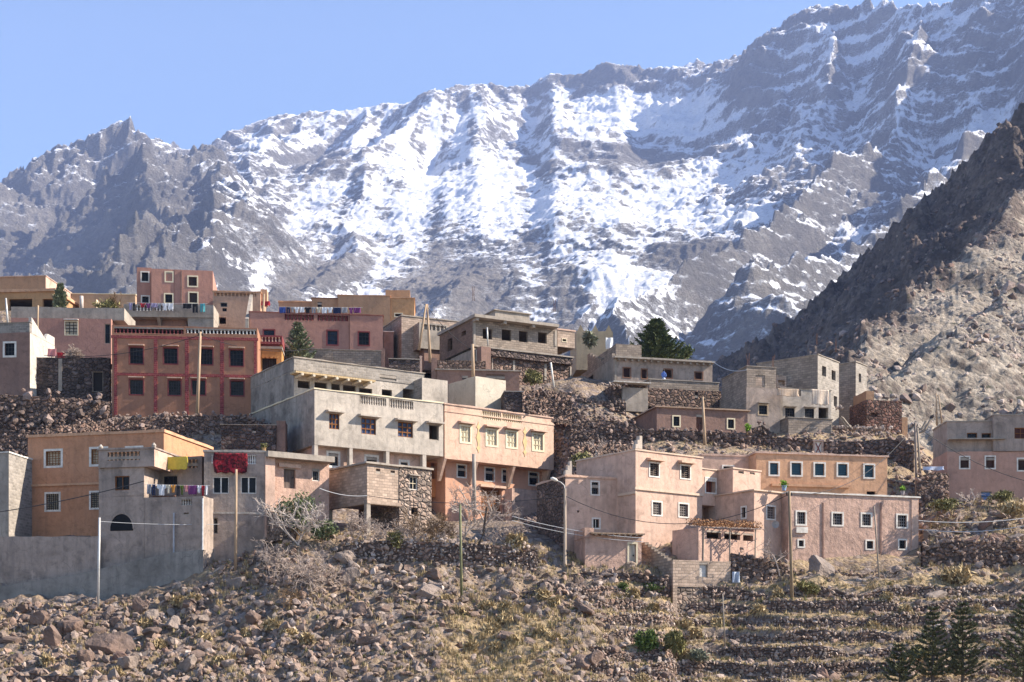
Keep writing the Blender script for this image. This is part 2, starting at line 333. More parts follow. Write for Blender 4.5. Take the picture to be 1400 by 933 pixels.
# ------------------------------------------------------------ snowy mountains
def ridge_drop(X, Y, line, k1, k2, d0, out, warp):
    pts = [P(*p) for p in line]; best = np.full(X.shape, -1e9)
    for a, c in zip(pts[:-1], pts[1:]):
        dx, dy = c.x-a.x, c.y-a.y; L2 = dx*dx + dy*dy
        t = np.clip(((X-a.x)*dx + (Y-a.y)*dy) / L2, 0, 1)
        d = np.hypot(X - a.x - t*dx, Y - a.y - t*dy); d = d * (1 + (warp-1)*np.exp(-d/(1.5*d0)))
        z = a.z + (c.z-a.z)*t
        best = np.maximum(best, z - np.where(d < d0, d*k1, d0*k1 + (d-d0)*k2))
    return np.maximum(out, best) if out is not None else best
SKY = [(-300,330),(-100,288),(0,245),(40,222),(75,202),(110,190),(135,182),(150,171),(175,165),(190,174),(205,188),(230,194),(250,203),(265,208),(272,203),(285,193),(310,183),(340,172),(375,157),(400,158),(430,151),(470,152),(510,145),(555,140),(580,127),(630,116),(660,114),(690,118),(735,117),(744,104),(755,97),(775,105),(800,100),(820,86),(850,87),(880,94),(910,92),(950,88),(1000,81),(1006,78),(1025,60),(1040,48),(1070,34),(1085,17),(1120,7),(1165,9),(1200,2),(1240,8),(1290,4),(1320,-5),(1400,-20),(1700,-90)]
M = 2.0      # the range is laid out on a map of 2 m to the unit
def mountain_height(X, Y):
    wx = 80*fbm(X/700, Y/700, 2, 40) + 9*fbm(X/140, Y/140, 2, 43); wy = 80*fbm(X/700+50, Y/700, 2, 41) + 9*fbm(X/140+9, Y/140, 2, 44)
    x, y = X + wx*0.8, Y + wy*0.8
    wp = 1 + 0.28*fbm(X/260, Y/260, 3, 47)
    floor = 13 + np.maximum(Y-89, 0)*0.06 + np.maximum(Y-650, 0)*0.25
    h = floor + 0
    A = [(265,208,2700),(310,183,2700),(375,157,2720),(470,152,2750),(555,140,2760),(630,116,2780),(690,118,2780),(735,117,2760),(800,96,2740),(850,87,2720),(950,88,2680),(1003,82,2500)]
    h = ridge_drop(x, y, A, 0.85, 0.5, 260, h, wp)
    for l in ([(400,158,2720),(380,230,2300),(350,300,1900),(325,360,1500)],
              [(600,122,2760),(545,200,2300),(480,290,1850),(430,360,1500),(400,420,1150)],
              [(650,140,2700),(690,205,2320),(760,252,2170),(830,294,2030),(850,325,1850)],
              [(690,300,1900),(650,370,1500),(610,430,1050)], [(500,150,2750),(470,215,2400),(425,280,2050)]):
        h = ridge_drop(x, y, l, 0.62, 0.5, 200, h, wp)
    C = [(-300,330,1900),(-100,288,1950),(0,245,2000),(75,202,2050),(150,171,2050),(175,165,2050),(205,188,2000),(265,210,1880),(298,270,1650),(302,320,1400),(282,365,1150)]
    h = ridge_drop(x, y, C, 0.8, 0.6, 150, h, wp)
    for l in ([(175,166,2050),(190,250,1720),(215,330,1350),(235,405,1000)], [(60,212,2040),(85,300,1600),(110,385,1100)], [(-60,275,1970),(-20,350,1500),(20,420,1000)], [(135,182,2050),(140,240,1800),(150,310,1450)]):
        h = ridge_drop(x, y, l, 0.72, 0.58, 150, h, wp)
    B = [(1003,82,2500),(1040,48,2450),(1120,8,2350),(1240,6,2150),(1400,-20,1900),(1700,-90,1500)]
    h = ridge_drop(x, y, B, 1.15, 0.85, 250, h, wp)
    for l in ([(1060,38,2440),(1012,190,2150),(935,310,1750),(855,395,1350),(770,455,950)], [(1240,6,2150),(1165,150,1850),(1100,270,1480),(1000,370,1100),(890,440,800)],
              [(1400,-20,1900),(1345,185,1580),(1265,262,1250),(1180,330,950)], [(1120,8,2350),(1085,110,2150),(1040,200,1900)]):
        h = ridge_drop(x, y, l, 1.1, 0.8, 220, h, wp)
    far = sstep(350, 1000, Y)
    rel = np.clip((h - floor)/250, 0.3, 1)
    px = 700 + F*X/Y; py0 = HZ - F*h/Y
    crag = 0.36 + 0.85*sstep(330, 270, px) + 0.42*sstep(880, 1050, px) + 0.3*sstep(190, 130, py0)*(1-sstep(950, 1020, px))
    smooth = np.exp(-(((px-630)/130)**2 + ((py0-265)/75)**2))       # open snow fan in the middle
    crag = crag * (1 - 0.7*smooth)
    lf = 1 - 0.6*sstep(320, 400, px)*(1-sstep(900, 1000, px))
    n = ridged(X/330, Y/330, 6, 60, 0.55) - 1.15
    h = h + far*(17 + 24*rel)*n*crag + far*7*crag*(ridged(X/60, Y/60, 5, 70, 0.6) - 1.1) + lf*far*2.0*(ridged(X/17, Y/17, 3, 75, 0.6)-1.1)
    # tilted rock beds: ledges and cliffs
    s = (h + 0.16*X - 0.05*Y + 26*fbm(X/240, Y/240, 3, 80)) / 46.0
    fr = s - np.floor(s); led = np.floor(s) + sstep(0.32, 0.72, fr)
    am = lf**0.5 * np.clip(0.35 + 0.6*fbm(X/300, Y/300, 2, 83), 0.0, 0.75) * far * (1 - 0.85*smooth) * rel
    h = h + (led - s) * 46.0 * am * 0.6
    s2 = (h + 0.1*X + 7*fbm(X/60, Y/60, 2, 86)) / 14.0; fr = s2 - np.floor(s2)
    h = h + (np.floor(s2) + sstep(0.3, 0.75, fr) - s2) * 14.0 * far * 0.4 * lf * (1 - 0.9*smooth)
    return h + far*2.6*fbm(X/14, Y/14, 3, 90, 0.6)
pxs = np.arange(-240, 1660, 1.7); Ys = np.concatenate([np.arange(87, 820, 16.0), np.arange(820, 2000, 2.7), np.arange(2000, 3150, 3.2)])
X, Y, Z = polar(pxs, Ys, mountain_height)
# carry the crest to the heights seen in the photograph (heights change, places do not)
band = Z / Y; band[Y < 1100] = -1; top = band.max(0); want = (HZ - np.interp(pxs, *zip(*SKY))) / F
jag = 0.0016*fbm(pxs/9.0, pxs*0+3.3, 4, 95, 0.6)
want = want + jag*np.where(pxs < 740, 1, 0.8)
corr = want - top; ker = np.exp(-0.5*(np.arange(-14, 15)/5.0)**2); ker /= ker.sum()
corr = np.convolve(np.pad(corr, 14, 'edge'), ker, 'valid')
rel = Z/Y/np.maximum(top[None, :], .01); Z = Z + corr[None, :]*Y*sstep(0.55, 0.97, rel)
Nn = grid_normals(X, Y, Z); nz = Nn[..., 2]
pxg = 700 + F*X/Y; pyg = HZ - F*Z/Y
fan = sstep(300, 360, pxg)*(1-sstep(790, 900, pxg))
snow = 0.37 + 0.13*sstep(760, 860, pxg) + 1.7*(nz - 0.70) + 0.2*sstep(330, 760, Z) + 0.44*fan*fbm(17*(X+110)/(1330-Z), Z/260, 5, 140, 0.6) + 0.3*(1-0.6*fan)*fbm((Z-0.3*X)/30, (X+0.3*Z)/210, 5, 146, 0.6) + 0.34*fbm(X/150, Y/150, 6, 120, 0.65) + 0.14*fbm(X/24, Y/24, 3, 126)
snow += 0.3*np.exp(-(((pxg-640-0.9*(pyg-250))/95)**2 + ((pyg-255)/75)**2))              # open snow field
snow += 0.5*np.exp(-(((pxg-900)/150)**2 + ((pyg-150)/30)**2)) + 0.35*np.exp(-(((pxg-480)/110)**2 + ((pyg-320)/55)**2)) + 0.3*np.exp(-(((pxg-930)/90)**2 + ((pyg-260)/90)**2))
snow -= 0.95*np.exp(-(((pxg-830)/75)**2 + ((pyg-105)/17)**2))                            # dark crest cliffs
snow -= 0.36*sstep(330, 270, pxg + 0.3*(pyg-250))*sstep(140, 180, pyg) + 0.0*pxg
snow -= 0.12*sstep(400, 470, pyg)
snow -= 0.8*np.exp(-(((pxg-1030-0.2*(pyg-140))/38)**2 + ((pyg-120)/55)**2))              # bare buttress
snow -= 0.85*np.exp(-(((pxg-870)/110)**2 + ((pyg-214)/22)**2)) + 0.6*np.exp(-(((pxg-945)/62)**2 + ((pyg-345)/38)**2)) + 0.5*np.exp(-(((pxg-470)/90)**2 + ((pyg-215-0.12*(470-pxg))/16)**2)) + 0.45*np.exp(-(((pxg-740)/70)**2 + ((pyg-400)/35)**2))
scree = np.clip(0.5 + 1.3*fbm(X/110, Z/330, 4, 130), 0, 1)*sstep(270, 360, pyg)*sstep(280, 330, pxg)*(1-sstep(760, 860, pxg))*sstep(0.6, 0.8, nz)
snow -= 0.62*scree
def mountain_mat():
    b = NB('mountain_rock_and_snow'); v = b.coord('Object'); a = b.n('Attribute'); a.attribute_name = 'snow'; s_ = b.n('Attribute'); s_.attribute_name = 'scree'
    n1 = b.noise(v, 0.006, 8, 0.7); rock = b.ramp(n1, [(0.3, (0.14, 0.13, 0.115)), (0.5, (0.235, 0.215, 0.185)), (0.68, (0.37, 0.335, 0.285))])
    n2 = b.noise(v, 0.045, 7, 0.78); rock = b.mix(0.75, rock, b.ramp(n2, [(0.3, 0.4), (0.7, 1.2)]), 'MULTIPLY')
    sc_ = b.ramp(b.noise(v, 0.03, 6, 0.7), [(0.3, (0.27, 0.24, 0.205)), (0.7, (0.43, 0.385, 0.33))]); rock = b.mix(s_.outputs['Fac'], rock, sc_)
    vv = b.coord('Object', (1, 1, 2.2)); f1 = b.noise(vv, 0.025, 7, 0.75); f2 = b.noise(v, 0.1, 5, 0.8)
    f = b.math('ADD', a.outputs['Fac'], b.math('MULTIPLY', b.math('SUBTRACT', f1, 0.5), 0.75)); f = b.math('ADD', f, b.math('MULTIPLY', b.math('SUBTRACT', f2, 0.5), 0.8))
    m = b.ramp(f, [(0.47, 0.0), (0.54, 1.0)])
    f3 = b.noise(vv, 0.13, 4, 0.8); du = b.math('ADD', f, b.math('MULTIPLY', b.math('SUBTRACT', f3, 0.5), 2.3)); du = b.math('MULTIPLY', b.ramp(du, [(0.16, 0.0), (0.56, 1.0)]), 0.72)
    rock = b.mix(du, rock, (0.62, 0.63, 0.66)); col = b.mix(m, rock, (0.66, 0.67, 0.70)); col = b.mix(b.math('MULTIPLY', b.math('ADD', b.math('MULTIPLY', b.ramp(f3, [(0.38, 1.0), (0.45, 0.0)]), 0.45), b.math('MULTIPLY', b.ramp(b.noise(vv, 0.055, 6, 0.72), [(0.38, 1.0), (0.43, 0.0)]), 0.5)), 0.85), col, (0.15, 0.138, 0.122))
    h = b.math('ADD', b.math('MULTIPLY', n2, 1.3), b.math('MULTIPLY', f2, 0.8)); h = b.math('ADD', h, b.math('MULTIPLY', f3, 0.3))
    bp = b.n('Bump', Distance=26.0); b.l(h, bp.inputs['Height']); b.l(b.math('SUBTRACT', 1.0, b.math('MULTIPLY', m, 0.6)), bp.inputs['Strength'])
    return b.done(col, bp.outputs[0])
MTN = mountain_mat()
tag(np_mesh('mountains', M*np.stack([X, Y, Z], -1).reshape(-1, 3), grid_faces(*X.shape), MTN, smooth=True, attrs={'snow': snow, 'scree': scree}), kind='structure')

# ------------------------------------------------------------ brown rocky hill on the right
def hill_height(X, Y):
    wx = 9*fbm(X/60, Y/60, 3, 140); x, y = X + wx, Y + 9*fbm(X/60+7, Y/60, 3, 141); wp = 1 + 0.3*fbm(X/50, Y/50, 3, 142)
    h = 20 + np.maximum(Y-165, 0)*0.1 + np.clip((X-60)*0.25, 0, 30)
    S = [(930,530,320),(985,493,380),(1050,455,430),(1100,420,460),(1150,375,500),(1200,330,530),(1250,282,560),(1300,240,580),(1350,188,600),(1400,140,620),(1520,50,660),(1750,-60,700)]
    h = ridge_drop(x, y, S, 0.9, 0.62, 30, h, wp)
    for l in ([(1130,520,250),(1180,455,300),(1260,375,360),(1340,300,430),(1430,215,500),(1560,110,580)], [(1195,560,185),(1240,520,215),(1300,460,260),(1400,400,320),(1560,300,400)], [(1360,640,190),(1430,530,240),(1600,400,320)],
              [(1100,420,460),(1075,470,380),(1045,500,300)], [(1250,282,560),(1200,375,470),(1150,440,380)]):
        h = ridge_drop(x, y, l, 0.78, 0.55, 25, h, wp)
    px = 700 + F*X/Y; py = HZ - F*h/Y
    cr = np.clip(0.25 + 1.0*sstep(-30, 60, -(py - (520 - (px-1140)*1.02))), 0.25, 1.2)          # craggy upper band, smoother scree below
    h = h + cr*(7*(ridged(X/38, Y/38, 5, 150, 0.55)-1.15) + 2.6*(ridged(X/9, Y/9, 4, 155, 0.55)-1.1)) + 0.45*fbm(X/2.2, Y/2.2, 3, 160, 0.6)
    return h
pxs = np.arange(900, 1760, 1.5); Ys = np.concatenate([np.arange(160, 340, 0.5), np.arange(340, 720, 0.9)])
X, Y, Z = polar(pxs, Ys, hill_height)
e = Z/Y; e[Y < 300] = -1; top = e.max(0); HS = [(880,575),(930,530),(985,492),(1050,455),(1100,420),(1150,375),(1200,330),(1250,281),(1300,240),(1350,187),(1400,140),(1520,50),(1760,-60)]
want = (HZ - np.interp(pxs, *zip(*HS)))/F + 0.0022*fbm(pxs/14.0, pxs*0+7.7, 4, 97, 0.6); corr = np.convolve(np.pad(want-top, 14, 'edge'), ker, 'valid')
Z = Z + corr[None, :]*Y*sstep(0.6, 0.97, Z/Y/np.maximum(top[None, :], .01))
Nn = grid_normals(X, Y, Z); pxg = 700 + F*X/Y; pyg = HZ - F*Z/Y
crag = sstep(-60, 50, (520 - (pxg-1140)*1.02) - pyg + 55*fbm(X/30, Y/30, 4, 170)) + 0.8*sstep(0.72, 0.5, Nn[..., 2])  # mask follows the edge of the hill's shaded side as well as steep rock
hsnow = 0.9*sstep(240, 150, pyg)*sstep(0.55, 0.8, Nn[..., 2])*sstep(0.05, 0.3, fbm(X/40, Y/40, 4, 175))
def hill_mat():
    b = NB('brown_scree_and_shaded_crag'); v = b.coord('Object'); a = b.n('Attribute'); a.attribute_name = 'crag'
    n1 = b.noise(v, 0.08, 6, 0.68)
    rock = b.ramp(n1, [(0.3, (0.065, 0.05, 0.045)), (0.5, (0.12, 0.092, 0.078)), (0.7, (0.2, 0.155, 0.125))])  # brown crag rock, with the shade of that side put into its colour
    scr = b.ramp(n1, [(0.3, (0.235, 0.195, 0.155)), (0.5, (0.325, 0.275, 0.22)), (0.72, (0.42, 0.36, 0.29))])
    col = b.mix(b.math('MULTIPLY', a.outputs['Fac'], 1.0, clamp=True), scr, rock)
    vo = b.n('TexVoronoi', feature='F1', Scale=0.75); b.l(v, vo.inputs['Vector']); sp = b.n('SeparateColor'); b.l(vo.outputs['Color'], sp.inputs[0])
    col = b.mix(0.6, col, b.ramp(sp.outputs[0], [(0.0, 0.45), (0.6, 0.95), (1.0, 1.5)]), 'MULTIPLY')
    dk = b.ramp(b.noise(v, 0.35, 3, 0.5), [(0.66, 0.0), (0.71, 0.85)]); col = b.mix(dk, col, (0.06, 0.06, 0.035))
    n2 = b.noise(v, 0.6, 6, 0.72); h = b.math('ADD', n2, b.math('MULTIPLY', vo.outputs['Distance'], -0.5))
    return b.done(col, b.bump(h, 1.0, 1.3))
HILL = hill_mat()
HILLXYZ = (X, Y, Z, crag)
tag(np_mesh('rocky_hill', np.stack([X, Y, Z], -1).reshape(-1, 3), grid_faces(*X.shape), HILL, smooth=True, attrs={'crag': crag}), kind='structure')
# ------------------------------------------------------------ houses: builder
WHITE = plain((0.68, 0.63, 0.56), 0.8, 0.3, 'whitewash'); CREAM = plain((0.7, 0.6, 0.42), 0.8, 0.12, 'cream_paint'); MAROON = plain((0.2, 0.045, 0.045), 0.75, 0.2, 'maroon_paint')
IRON = plain((0.025, 0.022, 0.022), 0.5, 0.3, 'iron_bars'); GLASS = pane(); BROWNWOOD = wood((0.24, 0.1, 0.035), 'varnished_wood'); GREYWOOD = wood((0.3, 0.25, 0.2)); POLEWOOD = wood((0.42, 0.3, 0.2), 'pole_wood')
TEAL = plain((0.025, 0.075, 0.11), 0.55, 0.2, 'teal_shutter'); CURTAIN = plain((0.55, 0.48, 0.36), 0.85, 0.35, 'curtain', 8.0); DARK = plain((0.03, 0.026, 0.024), 0.9, 0.3, 'interior_shade')  # the near-black one is shade inside openings, put into the colour
CONC = stucco((0.35, 0.3, 0.25), 0.5, 0.3, 'bare_concrete'); BLOCK = block((0.36, 0.29, 0.23), (0.25, 0.2, 0.165)); BLOCKG = block((0.34, 0.3, 0.26), (0.42, 0.38, 0.33)); BLOCKT = block((0.5, 0.375, 0.29), (0.36, 0.28, 0.22))
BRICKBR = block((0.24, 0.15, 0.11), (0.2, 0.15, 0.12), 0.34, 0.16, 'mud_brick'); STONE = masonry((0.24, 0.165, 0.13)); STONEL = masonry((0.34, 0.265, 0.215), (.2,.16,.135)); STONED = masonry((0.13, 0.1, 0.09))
PINK = stucco((0.57, 0.39, 0.30), 0.46); SALMON = stucco((0.63, 0.42, 0.31), 0.45, patch=(0.62, 0.45, 0.33)); MUDPINK = stucco((0.53, 0.35, 0.27), 0.55, 1.0); ORANGE = stucco((0.5, 0.25, 0.14), 0.35, 0.5); PEACH = stucco((0.58, 0.335, 0.2), 0.4)
GREYST = stucco((0.47, 0.41, 0.345), 0.55); GREYD = stucco((0.34, 0.27, 0.225), 0.75, 0.5, patch=(0.44, 0.34, 0.28)); TAN = stucco((0.35, 0.175, 0.108), 0.3, 0.2); ROSE = stucco((0.41, 0.215, 0.165), 0.25); BROWN = stucco((0.42, 0.25, 0.15), 0.3); BROWNP = stucco((0.26, 0.16, 0.125), 0.4, 0.5)
FINIAL = stucco((0.5, 0.42, 0.35), 0.3); BAND = stucco((0.6, 0.45, 0.34), 0.2)
STAINED = pane((0.05, 0.07, 0.13), 0.2, 'coloured_glass')
class House:
    def __init__(s, name, label, px, pytop, Y, th, pybase, group=None, cat='house'):
        s.a = R(th); s.c, s.s = math.cos(s.a), math.sin(s.a); s.ox = (px-700)/F*Y; s.oy = Y; s.zb = (HZ-pybase)/F*Y - 1.2; s.px0 = px
        s.root = empty(name, (s.ox, s.oy, s.zb), s.a, label, cat, group); s.blocks = []
    def world(s, a, b): return s.ox + a*s.c - b*s.s, s.oy + a*s.s + b*s.c
    def zat(s, py, a, b): return (HZ-py)/F*s.world(a, b)[1] - s.zb
    def on(s, px, a, b, dx, dy):          # distance along (dx,dy) from local (a,b) to picture column px
        X0, Y0 = s.world(a, b); wx, wy = dx*s.c - dy*s.s, dx*s.s + dy*s.c; k = (px-700)/F
        return (k*Y0 - X0)/(wx - k*wy)
    def block(s, pl, pr, pt, pb, mat, sb=0.0, d=6.0, **kw):
        lx = s.on(pl, 0, sb, 1, 0); rx = s.on(pr, 0, sb, 1, 0)
        z1 = s.zat(pt, lx, sb); z0 = 0.0 if pb is None else s.zat(pb, lx, sb)
        return Block(s, lx, sb, rx-lx, d, z0, z1, mat, **kw)
class Block:
    def __init__(s, h, lx, ly, w, d, z0, z1, mat, coping=None, cop_h=0.14, cop_o=0.07, roof=0.45, floor=False, rmat=None, lmat=None, name='wall', backwall=True):
        s.h, s.lx, s.ly, s.w, s.d, s.z0, s.z1, s.mat = h, lx, ly, w, d, z0, z1, mat; s.op = {'f': [], 'l': [], 'r': [], 'b': []}
        s.coping, s.cop_h, s.cop_o, s.roof, s.floor, s.lmat, s.rmat, s.name = coping, cop_h, cop_o, roof, floor, lmat, rmat, name
    def face(s, f):
        if f == 'f': return (s.lx, s.ly), (1, 0), (0, -1), s.w
        if f == 'b': return (s.lx, s.ly+s.d), (1, 0), (0, 1), s.w
        if f == 'l': return (s.lx, s.ly), (0, 1), (-1, 0), s.d
        return (s.lx+s.w, s.ly), (0, 1), (1, 0), s.d
    def pt(s, f, t, z, o=0.0):
        (a, b), (dx, dy), (nx, ny), _ = s.face(f); return Vector((a + dx*t + nx*o, b + dy*t + ny*o, z))
    def rect(s, f, x0, y0, x1, y1):
        (a, b), (dx, dy), _, L = s.face(f); t0, t1 = sorted((s.h.on(x0, a, b, dx, dy), s.h.on(x1, a, b, dx, dy)))
        tm = (t0+t1)/2; zt, zb = s.h.zat(y0, a+dx*tm, b+dy*tm), s.h.zat(y1, a+dx*tm, b+dy*tm)
        return max(t0, 0.08), min(t1, L-0.08), max(zb, s.z0+0.02), min(zt, s.z1-0.1)
    def slab(s, g, f, t0, t1, z0, z1, o0, o1):   # box on a face: from o0 to o1 outwards
        a, b = s.pt(f, t0, z0, o0), s.pt(f, t1, z1, o1); g.box(min(a.x,b.x), max(a.x,b.x), min(a.y,b.y), max(a.y,b.y), min(a.z,b.z), max(a.z,b.z))
    def hole(s, f, *r, dep=0.22):
        q = s.rect(f, *r)
        if q[1]-q[0] > .05 and q[3]-q[2] > .05: s.op[f].append((*q, dep))
        return q
    def win(s, f, x0, y0, x1, y1, sur=None, sw=0.13, pn=GLASS, bars=(2, 2), barm=IRON, bw=0.035, dep=0.2, hood=None, hmat=None, frame=None, name='window', sill=None):
        t0, t1, z0, z1 = s.rect(f, x0, y0, x1, y1)
        if sur:                                    # the photograph's box includes the painted surround
            sw *= .8; t0 += sw; t1 -= sw; z0 += sw; z1 -= sw
        s.op[f].append((t0, t1, z0, z1, dep)); h = s.h.root
        g = Geo(); fr = sw if sur else 0.05; o = 0.035 if sur else -0.03
        for r in ((t0-fr, t0, z0-fr, z1+fr), (t1, t1+fr, z0-fr, z1+fr), (t0, t1, z1, z1+fr), (t0, t1, z0-fr, z0)) if sur else ((t0, t0+.06, z0, z1), (t1-.06, t1, z0, z1), (t0+.06, t1-.06, z1-.06, z1), (t0+.06, t1-.06, z0, z0+.06)):
            if sur: s.slab(g, f, *r, -0.03, o)
            else: s.slab(g, f, *r, -dep*0.8, -0.06)
        wn = g.build(name, sur or frame or IRON, h)
        if pn:
            g = Geo(); s.slab(g, f, t0-.01, t1+.01, z0-.01, z1+.01, -dep-0.03, -dep+0.02); g.build('pane' if pn is not TEAL else 'shutter', pn, wn)
        if bars:
            g = Geo(); nu, nv = bars; dd = -dep*0.45
            for i in range(1, nu): t = t0+(t1-t0)*i/nu; s.slab(g, f, t-bw/2, t+bw/2, z0, z1, dd-0.03, dd)
            for i in range(1, nv): z = z0+(z1-z0)*i/nv; s.slab(g, f, t0, t1, z-bw/2, z+bw/2, dd-0.026, dd-0.004)
            if nu > 1 or nv > 1: g.build('grille' if barm is IRON else 'sash', barm, wn)
        if frame and sur:
            g = Geo()
            for r in ((t0, t0+.07, z0, z1), (t1-.07, t1, z0, z1), (t0+.07, t1-.07, z1-.07, z1), (t0+.07, t1-.07, z0, z0+.07)): s.slab(g, f, *r, -dep*0.8, -0.05)
            g.build('frame', frame, wn)
        if hood:
            g = Geo(); e = 0.28 if hood > .3 else .1; zt = z1 + (sw if sur else 0) + 0.06
            a = [s.pt(f, t0-e, zt, 0), s.pt(f, t0-e, zt+.2 if hood > .3 else zt+.1, 0), s.pt(f, t0-e, zt+.12 if hood > .3 else zt+.08, hood), s.pt(f, t0-e, zt, hood)]
            g.prism(a, s.pt(f, t1+e, 0) - s.pt(f, t0-e, 0)); g.build('window_hood', hmat or CONC, h)
        if sill:
            g = Geo(); s.slab(g, f, t0-.12, t1+.12, z0-.1, z0-.02, -.01, .12); g.build('sill', sill, wn)
        return t0, t1, z0, z1
    def door(s, f, x0, y0, x1, y1, mat=GREYWOOD, dep=0.25, sur=None):
        t0, t1, z0, z1 = s.rect(f, x0, y0, x1, y1); s.op[f].append((t0, t1, z0, z1, dep)); g = Geo()
        n = max(2, int((t1-t0)/0.2))
        for i in range(n): s.slab(g, f, t0+(t1-t0)*i/n+.006, t0+(t1-t0)*(i+1)/n-.006, z0, z1, -dep-.03, -dep+.03+.008*(i % 2))
        d = g.build('door', mat, s.h.root); g = Geo(); s.slab(g, f, t1-.18, t1-.1, (z0+z1)/2-.06, (z0+z1)/2+.06, -dep+.03, -dep+.1); g.build('handle', IRON, d)
        if sur:
            g = Geo()
            for r in ((t0-.12, t0, z0, z1+.12), (t1, t1+.12, z0, z1+.12), (t0, t1, z1, z1+.12)): s.slab(g, f, *r, -.03, .03)
            g.build('door_frame', sur, d)
    def rail(s, f, x0, y0, x1, y1, mat=None, step=0.22, r=0.055):     # opening in a parapet filled with turned balusters
        t0, t1, z0, z1 = s.rect(f, x0, y0, x1, y1); s.op[f].append((t0, t1, z0, z1, 0.18)); g = Geo(); n = max(4, int((t1-t0)/step)); hh = z1-z0
        for i in range(n):
            c = s.pt(f, t0+(t1-t0)*(i+.5)/n, 0, -0.09)
            g.tube([(c.x, c.y, z0+hh*k) for k in (0, .12, .2, .42, .6, .85, .9, 1.0)], [r*1.3, r*1.3, r*.6, r*1.25, r*.75, r*.6, r*1.2, r*1.2], 6, False)
        g.build('balustrade', mat or s.mat, s.h.root, True)
    def trim(s, f, px0, px1, py, hgt, mat, o=0.06, name='string_course'):
        t0, t1, z0, z1 = s.rect(f, px0, py, px1, py+1); g = Geo(); s.slab(g, f, t0-.08-o if t0 <= .1 else t0, t1+.08+o if t1 >= s.face(f)[3]-.1 else t1, z1-hgt, z1, -.02, o); g.build(name, mat, s.h.root)
    def pier(s, f, x0, y0, x1, y1, mat, o=0.05, name='pilaster', z0=None):
        t0, t1, a0, a1 = s.rect(f, x0, y0, x1, y1); g = Geo(); s.slab(g, f, t0, t1, a0 if z0 is None else z0, a1, -.02, o); g.build(name, mat, s.h.root)
    def done(s):
        # outer skin of every face with its openings and reveals
        for f, mat in (('f', s.mat), ('l', s.lmat or s.mat), ('r', s.rmat or s.mat), ('b', s.mat)):
            L = s.face(f)[3]; ops = s.op[f]; us = sorted({0.0, L, *[o[0] for o in ops], *[o[1] for o in ops]}); zs = sorted({s.z0, s.z1, *[o[2] for o in ops], *[o[3] for o in ops]})
            g = Geo()
            for i in range(len(us)-1):
                for j in range(len(zs)-1):
                    um, zm = (us[i]+us[i+1])/2, (zs[j]+zs[j+1])/2
                    if us[i+1]-us[i] < 1e-4 or any(o[0] < um < o[1] and o[2] < zm < o[3] for o in ops): continue
                    g.poly([s.pt(f, us[i], zs[j]), s.pt(f, us[i+1], zs[j]), s.pt(f, us[i+1], zs[j+1]), s.pt(f, us[i], zs[j+1])])
            for t0, t1, z0, z1, dp in ops:
                for (a, b), (c, d) in (((t0,z0),(t1,z0)), ((t1,z0),(t1,z1)), ((t1,z1),(t0,z1)), ((t0,z1),(t0,z0))):
                    g.poly([s.pt(f, a, b), s.pt(f, c, d), s.pt(f, c, d, -dp), s.pt(f, a, b, -dp)])
            g.build(s.name, mat, s.h.root)
        g = Geo(); zr = s.z1 - s.roof; g.box(s.lx+.01, s.lx+s.w-.01, s.ly+.01, s.ly+s.d-.01, zr-.2, zr); g.build('roof', CONC, s.h.root)
        if s.floor: g = Geo(); g.box(s.lx+.004, s.lx+s.w-.004, s.ly+.004, s.ly+s.d-.004, s.z0-.003, s.z0+.2); g.build('floor_slab', s.mat, s.h.root)
        o = s.cop_o if s.coping else 0.0; g = Geo(); a, b, c, d, z = s.lx-o, s.lx+s.w+o, s.ly-o, s.ly+s.d+o, s.z1; hh = s.cop_h if s.coping else 0.03; t = .26+o
        jr = random.Random(int((a+b*3+c*7+z*11)*100))
        def strip(p0, p1, q0, q1):        # hand-laid wall top: its level and edge wander by a few centimetres
            p0, p1, q0, q1 = map(Vector, (p0, p1, q0, q1)); L_ = (p1-p0).length; n_ = max(1, int(L_/0.8)); e_ = (q0-p0).normalized(); pr = None
            for i_ in range(n_+1):
                t_ = i_/n_; jz = jr.uniform(-.035, .03)*(hh > .02) if 0 < i_ < n_ else 0; jo = jr.uniform(-.02, .02) if s.coping else 0
                A_, B_ = p0.lerp(p1, t_)+e_*jo, q0.lerp(q1, t_); cur = [Vector((A_.x, A_.y, z)), Vector((B_.x, B_.y, z)), Vector((B_.x, B_.y, z+hh+jz)), Vector((A_.x, A_.y, z+hh+jz))]
                if pr:
                    for k_ in range(4): g.poly([pr[k_], pr[(k_+1) % 4], cur[(k_+1) % 4], cur[k_]])
                else: g.poly(cur)
                pr = cur
            g.poly(pr)
        strip((a,c,0), (b,c,0), (a,c+t,0), (b,c+t,0)); strip((a,d,0), (b,d,0), (a,d-t,0), (b,d-t,0)); strip((a,c+t,0), (a,d-t,0), (a+t,c+t,0), (a+t,d-t,0)); strip((b,c+t,0), (b,d-t,0), (b-t,c+t,0), (b-t,d-t,0))
        g.build('coping' if s.coping else 'parapet', s.coping or s.mat, s.h.root)
        if s.roof > .3:
            g = Geo()
            for q in ((s.lx+.24, s.ly+.24, s.w-.48, .001), (s.lx+.24, s.ly+s.d-.24, s.w-.48, .001)): g = Geo(); g.box(q[0], q[0]+q[2], q[1], q[1]+.001, zr, z); g.build('parapet', s.mat, s.h.root)
        return s
